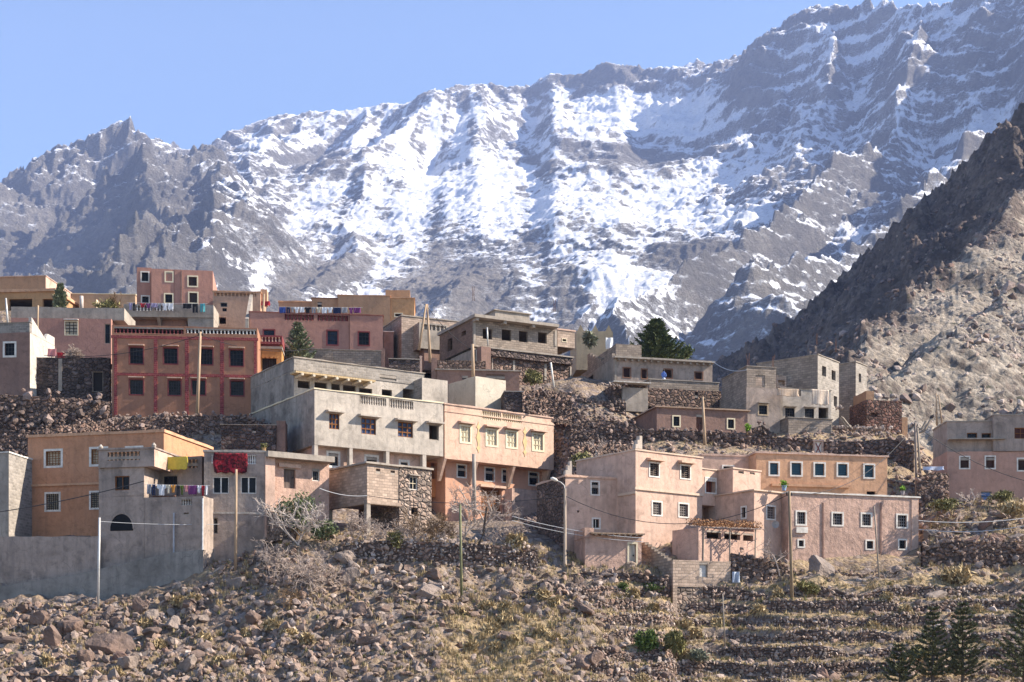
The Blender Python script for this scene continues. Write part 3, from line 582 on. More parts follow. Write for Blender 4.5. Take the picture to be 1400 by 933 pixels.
def joists(h, blk, px0, px1, py, n, r=0.09, out=0.45, slab=None, mat=GREYWOOD, th=0.16):   # flat roof edge on protruding beam ends
    t0, t1, z0, z1 = blk.rect('f', px0, py, px1, py+1); g = Geo()
    for i in range(n):
        t = t0+(t1-t0)*(i+.5)/n; a, b = blk.pt('f', t, z1-.12, -.1), blk.pt('f', t, z1-.12, out); g = Geo(); g.tube([a, b], r, 7); g.build('roof_beam', mat, h.root)
    if slab: g = Geo(); blk.slab(g, 'f', t0-.15, t1+.15, z1, z1+th, -.3, out+.12); g.build('roof_edge', slab, h.root)

# ------------------------------------------------------------ front row, left
h = House('house', 'orange two-storey house with white window surrounds behind the grey arch house', 38, 599, 106, -13, 728)
b = h.block(38, 224, 599, None, ORANGE, d=8, coping=PEACH, cop_h=.2, cop_o=.1)
for q in ((60,614,86,640), (122,611,148,638), (171,610,196,636)): b.win('f', *q, sur=WHITE, sw=.2, pn=CURTAIN, bars=(5, 6), barm=BROWNWOOD, frame=BROWNWOOD)
for q in ((61,673,83,700), (122,671,146,697)): b.win('f', *q, sur=WHITE, sw=.17, pn=CURTAIN, bars=(6, 8), bw=.05)
b.trim('f', 30, 230, 660, .16, PEACH, .12); b.done()
h = House('house', 'grey plastered house with dark arched window and laundry balcony', 135, 616, 98, -11, 812)
b = h.block(135, 197, 680, None, GREYD, d=7); b.done()
b = h.block(135, 197, 640, 680, GREYD, d=4.0, roof=.02); b.win('f', 157, 651, 177, 670.5, frame=BROWNWOOD, pn=pane((.006,.006,.007)), bars=(2, 1), barm=BROWNWOOD); b.done()
b = h.block(134.5, 211, 616, 640, GREYD, sb=-.15, d=4.6, coping=GREYD, cop_h=.1, floor=True, rmat=PINK); b.rail('f', 147, 618, 191, 629.5, PEACH, .26, .075)
for t in (.1, b.w-.1):
    g = Geo(); g.tube([(b.lx+t, b.ly+.15, b.z1+.1), (b.lx+t, b.ly+.15, b.z1+.25), (b.lx+t, b.ly+.15, b.z1+.42)], [.13, .17, .03], 8); g.build('finial', GREYST, h.root)
b.done()
# lower wing with a laundry terrace and a set-back wall
b = h.block(197.3, 278, 681, None, GREYD, sb=0.02, d=7.2, roof=1.15); b.rail('f', 248, 683, 262, 691, GREYST, .3, .06); b.hole('f', 251, 701, 258, 704.5); b.done()
b = h.block(214, 276, 626, 684, GREYD, sb=2.6, d=4); b.win('f', 222, 650, 243, 664, frame=GREYWOOD, bars=(3, 1)); b.rail('f', 227, 629, 270, 640.5, PEACH, .26, .07); b.done()
# the arch: a dark semicircular opening with a raised frame
blk = h.blocks
g = Geo(); bb = Block(h, h.on(135,0,0,1,0), 0, 3.1, 7, 0, 8, GREYD); t0, t1, z0, z1 = bb.rect('f', 151, 703, 182, 726); rr = (t1-t0)/2; n = 18
pts = [bb.pt('f', t0+rr-rr*math.cos(math.pi*i/n), z0+.12+(z1-z0-.12)*math.sin(math.pi*i/n), .02) for i in range(n+1)]
g.prism([bb.pt('f', t1, z0, .02)] + pts[::-1] + [bb.pt('f', t0, z0, .02)], (0, .15, 0)); ar = g.build('arched_window', pane((.005,.005,.006), .5), h.root)
g = Geo()
for i in range(n):
    a0, a1 = math.pi*i/n, math.pi*(i+1)/n; q = []
    for a, k in ((a0, 1), (a1, 1), (a1, 1.12), (a0, 1.12)): q.append(bb.pt('f', t0+rr-rr*k*math.cos(a), z0+.12+(z1-z0-.12)*k*math.sin(a), .06))
    g.prism(q, (0, .08, 0))
g.build('frame', GREYD, ar)
g = Geo(); g.tube([bb.pt('f', bb.h.on(238,bb.lx,0,1,0), .5, .1), bb.pt('f', bb.h.on(238.5,bb.lx,0,1,0), h.zat(702, 5, 0), .1)], .06, 7); g.build('drainpipe', plain((.38,.38,.4), .5), h.root)
g = Geo(); g.tube([bb.pt('f', bb.h.on(277.5,bb.lx,0,1,0), 1, .1), bb.pt('f', bb.h.on(278,bb.lx,0,1,0), h.zat(682, 7, 0), .1)], .05, 7); g.build('drainpipe', plain((.6,.6,.6), .5), h.root)
h = House('house', 'grey house with a red carpet over its roof railing', 279, 617, 98.2, 5, 782)
b = h.block(279, 362, 618, None, GREYD, d=6, coping=GREYST, cop_h=.14, roof=1.2)
for q in ((291,652,313,675), (329,652,350.5,675)): b.win('f', *q, frame=WHITE, bars=(2, 1), barm=WHITE, bw=.09)
b.rail('f', 289, 622, 293, 634, WHITE, .2, .07); b.rail('f', 337, 622, 350, 635, WHITE, .22, .07); b.win('f', 286, 708, 298, 730, frame=GREYWOOD, dep=.7, bars=None, pn=pane((.005,.005,.006), .5)); b.trim('f', 279, 362, 700.5, .12, GREYST, .05); b.done()
h = House('house', 'low mud house beside the stairs with a flat overhanging roof', 363, 620, 99, 33, 712)
b = h.block(376, 450, 627, None, MUDPINK, d=4); b.win('f', 427, 641, 437, 658, frame=WHITE, bars=(3, 3)); b.door('f', 388, 637, 404, 668, wood((.16,.12,.1))); b.trim('f', 380, 410, 635, .25, PINK, .2); b.done()
b = h.block(363, 376, 624, None, PINK, sb=-.5, d=1.4, roof=.02); b.done()
g = Geo(); x1 = h.on(456, 0, -.7, 1, 0); g.box(-.2, x1, -.9, 4.4, h.zat(628,0,0)+.06, h.zat(620,0,0)+.05); g.build('roof_slab', CONC, h.root)
g = Geo(); cw = P(362, 713, 97.6)
for i in range(8): g.box(-.1+.0*i, 1.25, -2.6+.28*i, -2.32+.28*i, h.zat(719,0,-2)-1+.0, h.zat(716,0,-2)+.17*i)
g.build('stairs', STONEL, h.root)
h = House('house', 'low unfinished house of pale blocks and stone above a dark undercroft', 502, 630, 100, 40, 728)
b = h.block(502, 546, 634, 684, BLOCKT, d=5, lmat=BLOCKT, floor=True, coping=CONC, cop_h=.12, cop_o=.2); b.hole('f', 514, 641, 520, 648, dep=.3); b.hole('f', 534, 643.5, 540, 650, dep=.3); b.done()
b2 = h.block(546, 590, 638, None, STONEL, sb=-.05, d=5.05, coping=CONC, cop_h=.12, cop_o=.12); b2.win('f', 560, 652, 571, 670, frame=WHITE, bars=(2, 2), barm=CREAM, hood=.2); b2.hole('f', 562, 694, 571, 704, dep=.3); b2.done()
b3 = h.block(503, 545.5, 690, None, DARK, sb=4.2, d=.6); b3.done()  # back wall coloured near-black for the shade in the undercroft
g = Geo(); g.box(-.12, .2, -.12, .2, 0, b.z0); g.build('post', CONC, h.root); g = Geo(); g.box(-.1, b.w, -.16, 0.3, b.z0-.25, b.z0-.01); g.build('beam', BLOCKT, h.root)
g = Geo(); g.box(0, .25, 4.7, 5, 0, b.z0); g.build('post', CONC, h.root); g = Geo(); g.box(-.05, .25, .32, 5.0, b.z0-.25, b.z0-.01); g.build('beam', BLOCKT, h.root)
h = House('low_wall_house', 'grey block building cut by the left picture edge beside the orange house', -60, 620, 103, -8, 720, cat='building')
b = h.block(-60, 12, 621, None, CONC, d=5, coping=WHITE, cop_h=.1, rmat=BLOCKG); b.done()

# ------------------------------------------------------------ the big grey house and the salmon house
h = House('house', 'large grey plastered house with hooded wooden windows and set-back upper storey', 430, 532, 111, 32, 640)
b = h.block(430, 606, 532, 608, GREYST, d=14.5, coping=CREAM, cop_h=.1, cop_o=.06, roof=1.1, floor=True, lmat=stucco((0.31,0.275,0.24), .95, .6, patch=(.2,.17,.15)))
for q, o in (((450,566,464,587), 0), ((494,572,514,594), 0), ((544,577.5,564.5,598), 0)): b.win('f', *q, frame=BROWNWOOD, pn=STAINED, bars=(3, 3), barm=BROWNWOOD, bw=.09, hood=.5, hmat=GREYST)
b.win('f', 586.5, 581, 600, 602, frame=GREYWOOD, bars=None, pn=None, dep=.3, hood=.5, hmat=GREYST)
b.rail('f', 492, 542, 528, 554, GREYST, .2); b.rail('f', 532, 547, 565, 559, GREYST, .2); b.done()
g = Geo(); zb = b.z0
for q in ((430,435), (478,482.5), (528,532.5), (578,583)):
    x0, x1 = h.on(q[0], 0, 0, 1, 0), h.on(q[1], 0, 0, 1, 0); g = Geo(); g.box(x0, x1, .02, .5, 0, zb-.004); g.build('column', GREYST, h.root)
b = h.block(431, 583, 608, None, PINK, sb=.75, d=12); b.z1 = zb - .01
for q in ((446,617,465,640), (545,629,560,648), (498,622,518,640)): b.win('f', *q, sur=WHITE, sw=.22, bars=(4, 5), bw=.05)
b.done()
b = h.block(583, 607, 614, None, stucco((.55,.24,.1), .3), sb=2.6, d=9); b.z1 = zb - .012; b.door('f', 589, 628, 600, 655, BROWNWOOD); b.done()
# set-back top storey
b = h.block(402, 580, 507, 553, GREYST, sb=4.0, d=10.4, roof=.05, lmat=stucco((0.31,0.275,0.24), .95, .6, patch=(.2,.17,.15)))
for q in ((407,521,424,531), (430,523,447.5,532), (453,525,465,534), (469,527,487,540), (491,531,509,541), (522,533,536,543), (551,532.5,571,552)): b.hole('f', *q, dep=.25)
b.done()
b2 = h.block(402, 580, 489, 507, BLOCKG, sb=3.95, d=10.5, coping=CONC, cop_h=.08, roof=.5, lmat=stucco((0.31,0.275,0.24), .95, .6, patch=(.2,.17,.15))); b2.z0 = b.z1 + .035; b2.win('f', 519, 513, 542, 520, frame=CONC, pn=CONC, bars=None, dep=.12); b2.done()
g = Geo(); x0, x1 = h.on(403, 0, 3.0, 1, 0), h.on(512, 0, 3.0, 1, 0); zt = h.zat(507.5, x0, 3.0); g.box(x0, x1, 2.8, 3.93, zt-.14, zt); cn = g.build('canopy', wood((.5,.37,.21), 'new_planks'), h.root)
g = Geo()
for i in range(7): t = x0+(x1-x0)*(i+.5)/7; g = Geo(); g.tube([(t, 2.6, zt-.25), (t, 3.93, zt-.25)], .11, 7); g.build('beam', wood((.6,.52,.4), 'pale_beam'), cn)
b = h.block(577, 612, 517, 553, GREYST, sb=2.6, d=9, roof=.9, lmat=BLOCKG); b.done()
h = House('house', 'salmon pink house with cream shuttered windows and brackets under its overhang', 608, 552, 117, 36, 690)
b = h.block(608, 757, 553, 627, SALMON, d=8, coping=PINK, cop_h=.12, cop_o=.08, roof=1.1, floor=True)
for q in ((628,581,645,607), (663.5,586,681,611.5), (691,588.5,708,614), (727,592,744,618)): b.win('f', *q, sur=CREAM, sw=.2, pn=CREAM, bars=(3, 3), barm=plain((.5,.42,.28), .8), bw=.07, dep=.12, hood=.4, hmat=PINK)
b.rail('f', 659, 559.5, 685, 574.5, CREAM, .2); b.rail('f', 686.5, 562, 713, 577.5, CREAM, .2)
for cx, y0, y1 in ((654, 577, 620), (717.5, 584, 625)):
    t0, t1, z0, z1 = b.rect('f', cx-3, y0, cx+3, y1); tm = (t0+t1)/2; hh = z1-z0; g = Geo(); wd = (t1-t0)/2
    prof = [(0,0.0),(.35,.1),(.9,.16),(.25,.24),(.35,.32),(1,.5),(.35,.68),(.25,.76),(.9,.84),(.35,.9),(0,1)]
    pts = [b.pt('f', tm+wd*a, z0+hh*k, .03) for a, k in prof] + [b.pt('f', tm-wd*a, z0+hh*k, .03) for a, k in prof[-2:0:-1]]
    g.prism(pts, (0, .05, 0)); g.build('lozenge_ornament', plain((.62,.44,.22), .8, .15, 'ochre_paint'), h.root)
b.trim('f', 608, 757, 571, .1, SALMON, .05); b.done()
zb = b.z0
b = h.block(609, 757, 627, None, stucco((.6,.33,.22), .25), sb=1.1, d=6.8); b.z1 = zb - .01
for q in ((624,634,638,654), (662,638,676.5,659), (685.5,641,700.5,661), (722,644,737,665)): b.win('f', *q, sur=WHITE, sw=.14, bars=(4, 5))
b.door('f', 658, 668, 686, 706, BROWNWOOD, .35); b.trim('f', 655, 690, 664, .2, SALMON, .25); b.done()
for cx in (609.5, 653, 704, 753):
    x0 = h.on(cx, 0, .0, 1, 0); g = Geo(); g.prism([(x0-.12, .02, zb-.006), (x0-.12, 1.09, zb-.006), (x0-.12, 1.09, zb-1.7), (x0-.12, .9, zb-1.7)], (.24, 0, 0)); g.build('bracket', SALMON, h.root)
b = h.block(650, 691.5, 515, 562, stucco((.56,.49,.39), .2), sb=3.5, d=5, lmat=stucco((.5,.42,.32), .25), roof=.1); b.done()
b = h.block(700, 757, 668, None, MUDPINK, sb=-2.0, d=1.0); b.done()

# ------------------------------------------------------------ front row, right
h = House('house', 'pink house side block with a stepped gable corner behind the mud yard', 773, 652, 100.2, 22, 735)
b = h.block(773, 845.5, 652, None, PINK, d=5, coping=SALMON, cop_h=.14, lmat=STONE); b.win('f', 807, 657.5, 820, 678, sur=WHITE, sw=.13, bars=(3, 4)); b.win('f', 809, 708, 821, 724, sur=WHITE, sw=.13, bars=(2, 1), barm=WHITE)
b.hole('f', 789, 698, 792, 701); b.done()
g = Geo()
for i, q in enumerate((.9, .6, .3)): g.box(.02+.16*i, .5, .02, .35, b.z1+.14+.32*i, b.z1+.14+.32*(i+1))
g.build('corner_finial', FINIAL, h.root)
h = House('house', 'tall pale pink house of three storeys with a cream string course', 869, 616, 100, 36, 746)
b = h.block(869, 960, 616, None, PINK, d=6.5, coping=BAND, cop_h=.11)
for q in ((887,632,902,653), (929.5,635.5,944.5,656)): b.win('f', *q, sur=WHITE, sw=.12, bars=(2, 6), bw=.06, barm=plain((.1,.07,.05), .7), hood=.42, hmat=SALMON)
for q in ((890.5,685,905.5,706), (927,687.5,942,708.5), (932,726,944.5,746)): b.win('f', *q, sur=WHITE, sw=.13, bars=(5, 5), bw=.05, barm=plain((.2,.17,.15), .7))
b.trim('f', 869, 960, 671, .17, BAND, .1); b.trim('l', 846, 868, 674, .17, BAND, .1); b.done()
g = Geo()
for i in range(3): g.box(.02+.18*i, .62, .02, .35, b.z1+.15+.3*i, b.z1+.15+.3*(i+1))
g.build('corner_finial', FINIAL, h.root)
h = House('house', 'pink house with a scalloped balcony arch above the dry vine pergola', 1002, 640, 103.4, 36, 732)
b = h.block(1002, 1040, 641, None, PINK, d=5, coping=BAND, cop_h=.1); b.win('f', 1009.5, 643.5, 1017, 648, bars=(3, 1), frame=GREYWOOD); b.win('f', 1025, 644, 1032, 649, bars=(3, 1), frame=GREYWOOD); b.done()
b = h.block(955, 982, 641, 690, SALMON, sb=1.55, d=3.5, coping=BAND, cop_h=.1, floor=True); b.win('f', 963.5, 653, 979.5, 675.5, sur=WHITE, sw=.12, pn=plain((.3,.07,.03), .7), bars=(5, 1), bw=.03, dep=.5); b.done()
g = Geo(); t0, t1, z0, z1 = b.rect('f', 965, 651, 979, 655); k = (t1-t0)/5
for i in range(5): g.tube([b.pt('f', t0+k*(i+.5), z0-.1, .03), b.pt('f', t0+k*(i+.5), z0-.1, -.1)], k*.52, 8)
g.build('scalloped_arch', WHITE, h.root)
zb = b.z0
b = h.block(955, 1003, 690, None, PINK, sb=3.0, d=2); b.z1 = zb-.01; b.hole('f', 962, 693, 977, 710); b.hole('f', 985, 692, 1001, 712, dep=.3); b.done()
h = House('house', 'small pink house block with one front window right of the pergola', 1031, 671, 101.4, 36, 760)
b = h.block(1031, 1077, 671, None, PINK, d=4.6, coping=BAND, cop_h=.1, cop_o=.12); b.win('f', 1047, 691, 1060.5, 711.5, sur=WHITE, sw=.13, bars=(5, 5), bw=.05, barm=plain((.25,.2,.18), .7)); b.win('l', 1013, 692, 1021, 710, sur=WHITE, sw=.13, bars=(2, 2)); b.done()
b = h.block(955, 1031, 722, None, MUDPINK, sb=-.1, d=2.6, roof=.02); b.hole('f', 966, 724.5, 986, 737, dep=.3); b.hole('f', 990, 725.5, 1012, 738, dep=.3); b.hole('f', 1016, 727, 1030, 740, dep=.3); b.done()
h = House('house', 'long peach house with a row of five teal shuttered windows', 1034, 619, 108, 11, 700)
b = h.block(1034, 1213, 620, None, PEACH, d=6, coping=PINK, cop_h=.14, cop_o=.1, roof=.4, rmat=PINK)
for q in ((1050.5,631,1066,651.5), (1080,631,1097.5,652), (1112,632,1129,652.5), (1143.5,632.5,1160.5,653), (1180,634,1196.5,655)): b.win('f', *q, sur=WHITE, sw=.15, pn=TEAL, bars=(1, 5), barm=plain((.03,.09,.13), .6))
for q in ((1078,672,1102,678), (1112,673,1135,679), (1185,672,1197,680)): b.hole('f', *q)
b.trim('f', 1054, 1160, 663, .18, PEACH, .22, 'ledge'); b.done()
b = h.block(960, 1033, 623, None, PINK, sb=1.6, d=5, coping=PINK, cop_h=.14, roof=.4); b.win('f', 987, 636, 1004, 650, sur=WHITE, sw=.13); b.done()
h = House('house', 'long rose pink house with rough plaster and small white-framed windows', 1078, 674, 102, 17, 778)
b = h.block(1078, 1256, 674, None, MUDPINK, d=5.5, coping=WHITE, cop_h=.1, cop_o=.1, roof=.4, rmat=PINK)
for q in ((1087.5,698,1103,719), (1136.5,700,1153.5,720), (1176.5,701,1192.5,721), (1225,702.5,1241.5,723)): b.win('f', *q, sur=WHITE, sw=.15, bars=(4, 4), bw=.045, barm=plain((.2,.18,.17), .7))
for q in ((1090,737,1100.5,749.5), (1183,738,1195.5,752.5), (1227.5,737,1240,752.5)): b.win('f', *q, sur=WHITE, sw=.13, bars=(3, 3), bw=.04)
for c_ in (1124, 1203): b.pier('f', c_, 688, c_+2, 772, BROWNP, .06, 'drainpipe')
b.pier('f', 1088, 721, 1103.5, 729, WHITE, .12, 'planter_box'); b.pier('f', 1246, 680, 1256, 776, PINK, .05); b.done()
g = Geo(); t = h.on(1160, 0, 0, 1, 0); g.box(-.3, b.w+.8, -.5, 0.0, .9, 1.15); g.build('plinth', CONC, h.root)
h = House('mud_yard', 'rough mud-plastered yard wall with a pale plank door and twig eaves', 800, 728, 97.5, 14, 776, cat='yard wall')
b = h.block(800, 877, 731, None, MUDPINK, d=2.5, lmat=MUDPINK, roof=.02); b.door('f', 860, 744, 869.5, 775, wood((.5,.48,.42), 'pale_door'), .2, CREAM); b.done()
g = Geo(); g.box(.3, b.w+.1, -.45, 2.6, b.z1+.035, b.z1+.12); g.build('eaves', wood((.33,.24,.17), 'twig_thatch'), h.root)
g = Geo()
for i in range(9): t = .6+(b.w-.7)*i/8; g = Geo(); g.tube([(t, -.55, b.z1-.03), (t+.04, 2.2, b.z1-.03)], .045, 5); g.build('roof_beam', GREYWOOD, h.root)
g = Geo(); g.box(-.05, .6, -.06, 2.5, b.z1-.2, b.z1+.45); g.build('gate_pier', MUDPINK, h.root)
h = House('unfinished_house', 'roofless unfinished block building with stepped side wall and a small window', 920, 765, 96, 21, 838, cat='unfinished house')
b = h.block(920, 999, 766, 802, BLOCKT, d=.3, roof=.02); b.win('f', 956, 769, 967.5, 790, frame=GREYWOOD, pn=plain((.55,.52,.48), .8), bars=(1, 1), dep=.15); b.done()
z1_ = b.z0
b2 = h.block(926, 993, 802, None, STONEL, sb=.06, d=.3, roof=.02); b2.z1 = z1_ - .01; b2.hole('f', 961, 804, 964, 816); b2.done()
for q in ((920, 926), (993, 999.5)):
    x0, x1 = h.on(q[0], 0, 0, 1, 0), h.on(q[1], 0, 0, 1, 0); g = Geo(); g.box(x0, x1, 0, .36, 0, z1_-.006); g.build('post', BLOCKT, h.root)
wl = Geo(); wl.box(0, .3, .3, 4.6, 0, b.z1-.05)
for i in range(9): wl.box(0, .3, .3+.48*i, .3+.48*(i+1), b.z1-.05+.0, b.z1+.02+.19*i)
wl.build('side_wall', BLOCK, h.root)
wl = Geo(); wl.box(b.w-.3, b.w, .3, 4.6, 0, b.z1-.4); wl.build('side_wall', BLOCK, h.root)
# ------------------------------------------------------------ upper village, left
h = House('house', 'tan house with red brick-pattern pilasters and maroon windows', 153, 456, 121, 5, 567)
b = h.block(153, 352, 457, None, TAN, d=11, roof=.1)
REDTRIM = block((0.27, 0.055, 0.06), (0.36, 0.12, 0.1), .34, .17, 'red_painted_brick', .15)
for q in ((176,474,197,499), (222.5,475,244,499), (273,476,292,500), (313,477.5,334,502)): b.win('f', *q, sur=MAROON, sw=.11, bars=(4, 4), hood=.28, hmat=SALMON)
for q in ((176,518,197,541), (229,519,248.5,542), (261,519,282,541.5), (314,520,334.5,542.5)): b.win('f', *q, sur=MAROON, sw=.11, bars=(5, 5), pn=pane((.03,.03,.028), .2), hood=.28, hmat=SALMON)
for q in ((156,160), (210.5,215), (253,258), (301,306), (347.5,352)): b.pier('f', q[0], 457.5, q[1], 568, REDTRIM, .05)
b.trim('f', 153, 352, 457, .22, REDTRIM, .055); b.trim('f', 160.5, 347, 511.5, .22, REDTRIM, .047); b.done()
p = h.block(153, 352, 445, 456.5, TAN, d=10.9, roof=.02); p.z0 = b.z1 + .032; p.rail('f', 156, 446.5, 251, 456, REDTRIM, .3, .07); p.rail('f', 254, 447, 350, 456.5, WHITE, .3, .07)
p.done()
b = h.block(356, 385, 472, None, stucco((.5,.25,.09), .3), sb=3.2, d=5); b.door('f', 358, 489, 378, 520, DARK, .5); b.done(); zt = b.z1  # leaf under the arch is near-black, standing for the shade inside
b = h.block(354, 386, 459, 472, MAROON, sb=2.9, d=5.2, floor=True, roof=.9); b.z0 = zt + .035; b.rail('f', 356, 461, 384, 470.5, SALMON, .28, .07); b.done()
g = Geo(); x0, x1 = h.on(357, 0, 3.1, 1, 0), h.on(380, 0, 3.1, 1, 0); k = (x1-x0)/4
for i in range(4): g.tube([(x0+k*(i+.5), 3.06, zt-.95), (x0+k*(i+.5), 3.2, zt-.95)], k*.55, 9)
g.build('scalloped_arch', stucco((.5,.25,.09), .3), h.root)
h = House('house', 'brown plastered house cut by the left edge with a white stepped side wall', -70, 458, 123, -6, 532)
b = h.block(-70, 41, 458, None, BROWNP, d=5, rmat=stucco((.5,.45,.39), .4), roof=.02); b.win('f', 4, 467, 22.5, 489, sur=WHITE, sw=.2, bars=(3, 3)); b.done()
p = h.block(-70, 40.5, 444, 457.4, BLOCKG, sb=.02, d=.3, coping=CONC, cop_h=.06, roof=.02); p.z0 = b.z1+.035; p.done()
g = Geo(); x = b.w-.28; g.prism([(x, .35, b.z1+.035), (x, 5, b.z1+.035), (x, 5, b.z1+.75), (x, 3.6, b.z1+.75), (x, 3.1, b.z1+.2), (x, .35, b.z1+1.4)], (.26, 0, 0)); g.build('side_parapet', stucco((.5,.45,.39), .4), h.root)
h = House('house', 'long low pinkish house below the grey parapet wall', 15, 434, 134, 3, 478)
b = h.block(15, 152, 435, None, ROSE, d=7, roof=.1); b.win('f', 88, 439, 107, 459, sur=CREAM, sw=.1, pn=CURTAIN, bars=(3, 4), bw=.06, hood=.25, hmat=WHITE); b.win('f', 143, 443, 153, 470, frame=GREYWOOD, bars=(1, 2)); b.done()
p = h.block(15, 170, 420, 434.5, CONC, sb=.5, d=5, roof=.9); p.done()
h = House('house', 'brown flat-roofed house at the top left edge above an arcaded terrace', -60, 381, 152, -5, 436)
b = h.block(-60, 62.5, 381, 401, BROWN, sb=2, d=8, rmat=PINK, coping=PINK, cop_h=.1); b.done()
b = h.block(-60, 74, 402, None, stucco((.45,.26,.13), .3), d=9.5, coping=PEACH, cop_h=.3, cop_o=.2)
for q in ((12,409,44,424), (58,409,72,424)): b.hole('f', *q, dep=.4)
b.done()
h = House('house', 'flat-roofed pinkish house half hidden behind the small cypress on the left', 92, 401, 156, 3, 436)
b = h.block(92, 185, 402, None, stucco((.45,.3,.19), .3), sb=4, d=5, coping=CREAM, cop_h=.1); b.done(); b = h.block(108, 132, 409, None, stucco((.5,.33,.2), .3), d=4, rmat=CREAM); b.done()
h = House('house', 'tall rose tower house with dark windows above a laundry terrace', 186, 366, 148, 8, 445)
b = h.block(207, 238.5, 368, None, ROSE, d=7, roof=.2); b.win('f', 225, 371, 239, 386.5, sur=CREAM, sw=.16, pn=ROSE, bars=None, dep=.06); b.win('f', 224, 401, 238, 416, sur=CREAM, sw=.16, bars=(2, 2)); b.done()
b = h.block(187, 207, 366, None, ROSE, sb=1.0, d=6, roof=.2); b.win('f', 192, 371, 204.5, 386.5, sur=WHITE, sw=.16, bars=(2, 1)); b.win('f', 192.5, 404, 205, 416, sur=WHITE, sw=.16, bars=(2, 1)); b.done()
b = h.block(238.6, 291, 369, None, ROSE, sb=-.05, d=7.2, roof=.2)
for q in ((256,377,271,393), (257,399,271.5,416)): b.win('f', *q, sur=CREAM, sw=.17, pn=pane((.05,.03,.025), .3), bars=(3, 3))
b.pier('f', 247.5, 370, 249, 416, BROWNP, .08, 'drainpipe'); b.done()
h = House('terrace', 'grey concrete roof terrace with white balusters full of hanging laundry', 169, 417, 142, 3, 452, cat='terrace')
b = h.block(169, 292, 416, 433, CONC, d=5, roof=1.0, floor=True); b.rail('f', 185, 418, 208, 425, WHITE, .3, .08); b.rail('f', 212, 418, 238, 425, WHITE, .3, .08); b.done(); zt = b.z0
b = h.block(172, 255, 433, None, BROWNP, sb=1.2, d=3); b.z1 = zt-.01; b.done(); b = h.block(257, 292, 433, None, CONC, sb=.1, d=3); b.z1 = zt-.01; b.done()
g = Geo()
for t in (172, 214, 255): x0 = h.on(t, 0, 0, 1, 0); g = Geo(); g.prism([(x0, .02, zt-.01), (x0, 1.2, zt-.01), (x0, 1.2, zt-.9)], (.3, 0, 0)); g.build('bracket', CONC, h.root)
h = House('house', 'orange-brown house with balustrade roof between tower house and grey ramp wall', 291, 399, 146, 4, 445)
b = h.block(291, 356, 399, None, stucco((.47,.29,.2), .3), d=6, coping=PEACH, cop_h=.12, roof=.9); b.win('f', 301, 413.5, 311, 420, frame=GREYWOOD, bars=(2, 1)); b.win('f', 304, 421.5, 310, 426, bars=(2, 1)); b.hole('f', 293, 434, 309, 443, dep=.3); b.rail('f', 293, 401, 350, 405.5, PEACH, .35, .08); b.done()
b = h.block(356, 365, 396, 415, PEACH, sb=.6, d=1.3, roof=.02); b.done()
h = House('house', 'rose house with maroon windows and red balustrade under a long laundry line', 341, 427, 136, 6, 490)
b = h.block(341, 478, 427, None, ROSE, d=8, roof=1.0, coping=stucco((.3,.12,.09), .2), cop_h=.1, lmat=CONC)
for q in ((359,450,376.5,470), (400,451,412,473), (446,451,463,473)): b.win('f', *q, sur=MAROON, sw=.14, pn=pane((.02,.03,.05)), bars=(3, 3))
b.rail('f', 389, 428.5, 429, 438, MAROON, .32, .09); b.rail('f', 434, 429.5, 476, 439, MAROON, .32, .09); b.done()
b = h.block(478.3, 523.5, 431, None, ROSE, sb=-.12, d=8, roof=.3, coping=stucco((.3,.12,.09), .2), cop_h=.1); b.win('f', 489, 453, 506, 473.5, sur=MAROON, sw=.14, bars=(3, 3)); b.done()
b = h.block(524, 538, 454, None, BROWNP, sb=2, d=4, coping=WHITE, cop_h=.08); b.done()
g = Geo(); g.prism([(-.05, -.3, 0), (-.05, -.3, b.h.zat(437, 0, 0)), (-.05, 5, b.h.zat(403, 0, 5)), (-.05, 5, 0)], (-.3, 0, 0)); g.build('ramp_wall', CONC, h.root)
h = House('house', 'flat brown block house with a higher roof box behind the long laundry line', 462, 404, 150, 3, 470)
b = h.block(462, 533.5, 404, None, BROWN, d=7, roof=.1, coping=PEACH, cop_h=.06); b.done()
b = h.block(533.8, 566.5, 408, None, stucco((.5,.28,.14), .3), sb=.1, d=6, coping=PEACH, cop_h=.08); b.win('f', 539, 428, 551, 434, sur=CREAM, sw=.12); b.done()
b = h.block(527, 560.5, 397, 408, stucco((.48,.27,.15), .3), sb=2.2, d=4); b.done()
b = h.block(426, 462, 408, None, BROWN, sb=.4, d=6, coping=BROWNP, cop_h=.08); b.win('f', 434, 413, 440, 420, bars=None); b.done()
b = h.block(381, 426, 413, None, BROWN, sb=2.5, d=4, coping=PEACH, cop_h=.12); b.done()
h = House('garden_wall', 'grey block wall below the rose house beside the young spruce', 386, 477, 131, 4, 500, cat='wall')
b = h.block(386, 455, 477, None, BLOCK, d=.35, roof=.02, coping=CONC, cop_h=.06); b.done(); b = h.block(455.3, 521, 479, None, BLOCK, sb=.05, d=.35, roof=.02, coping=CONC, cop_h=.06); b.done(); b = h.block(521.2, 526, 477, None, BROWNP, sb=0, d=.5, roof=.02); b.done()

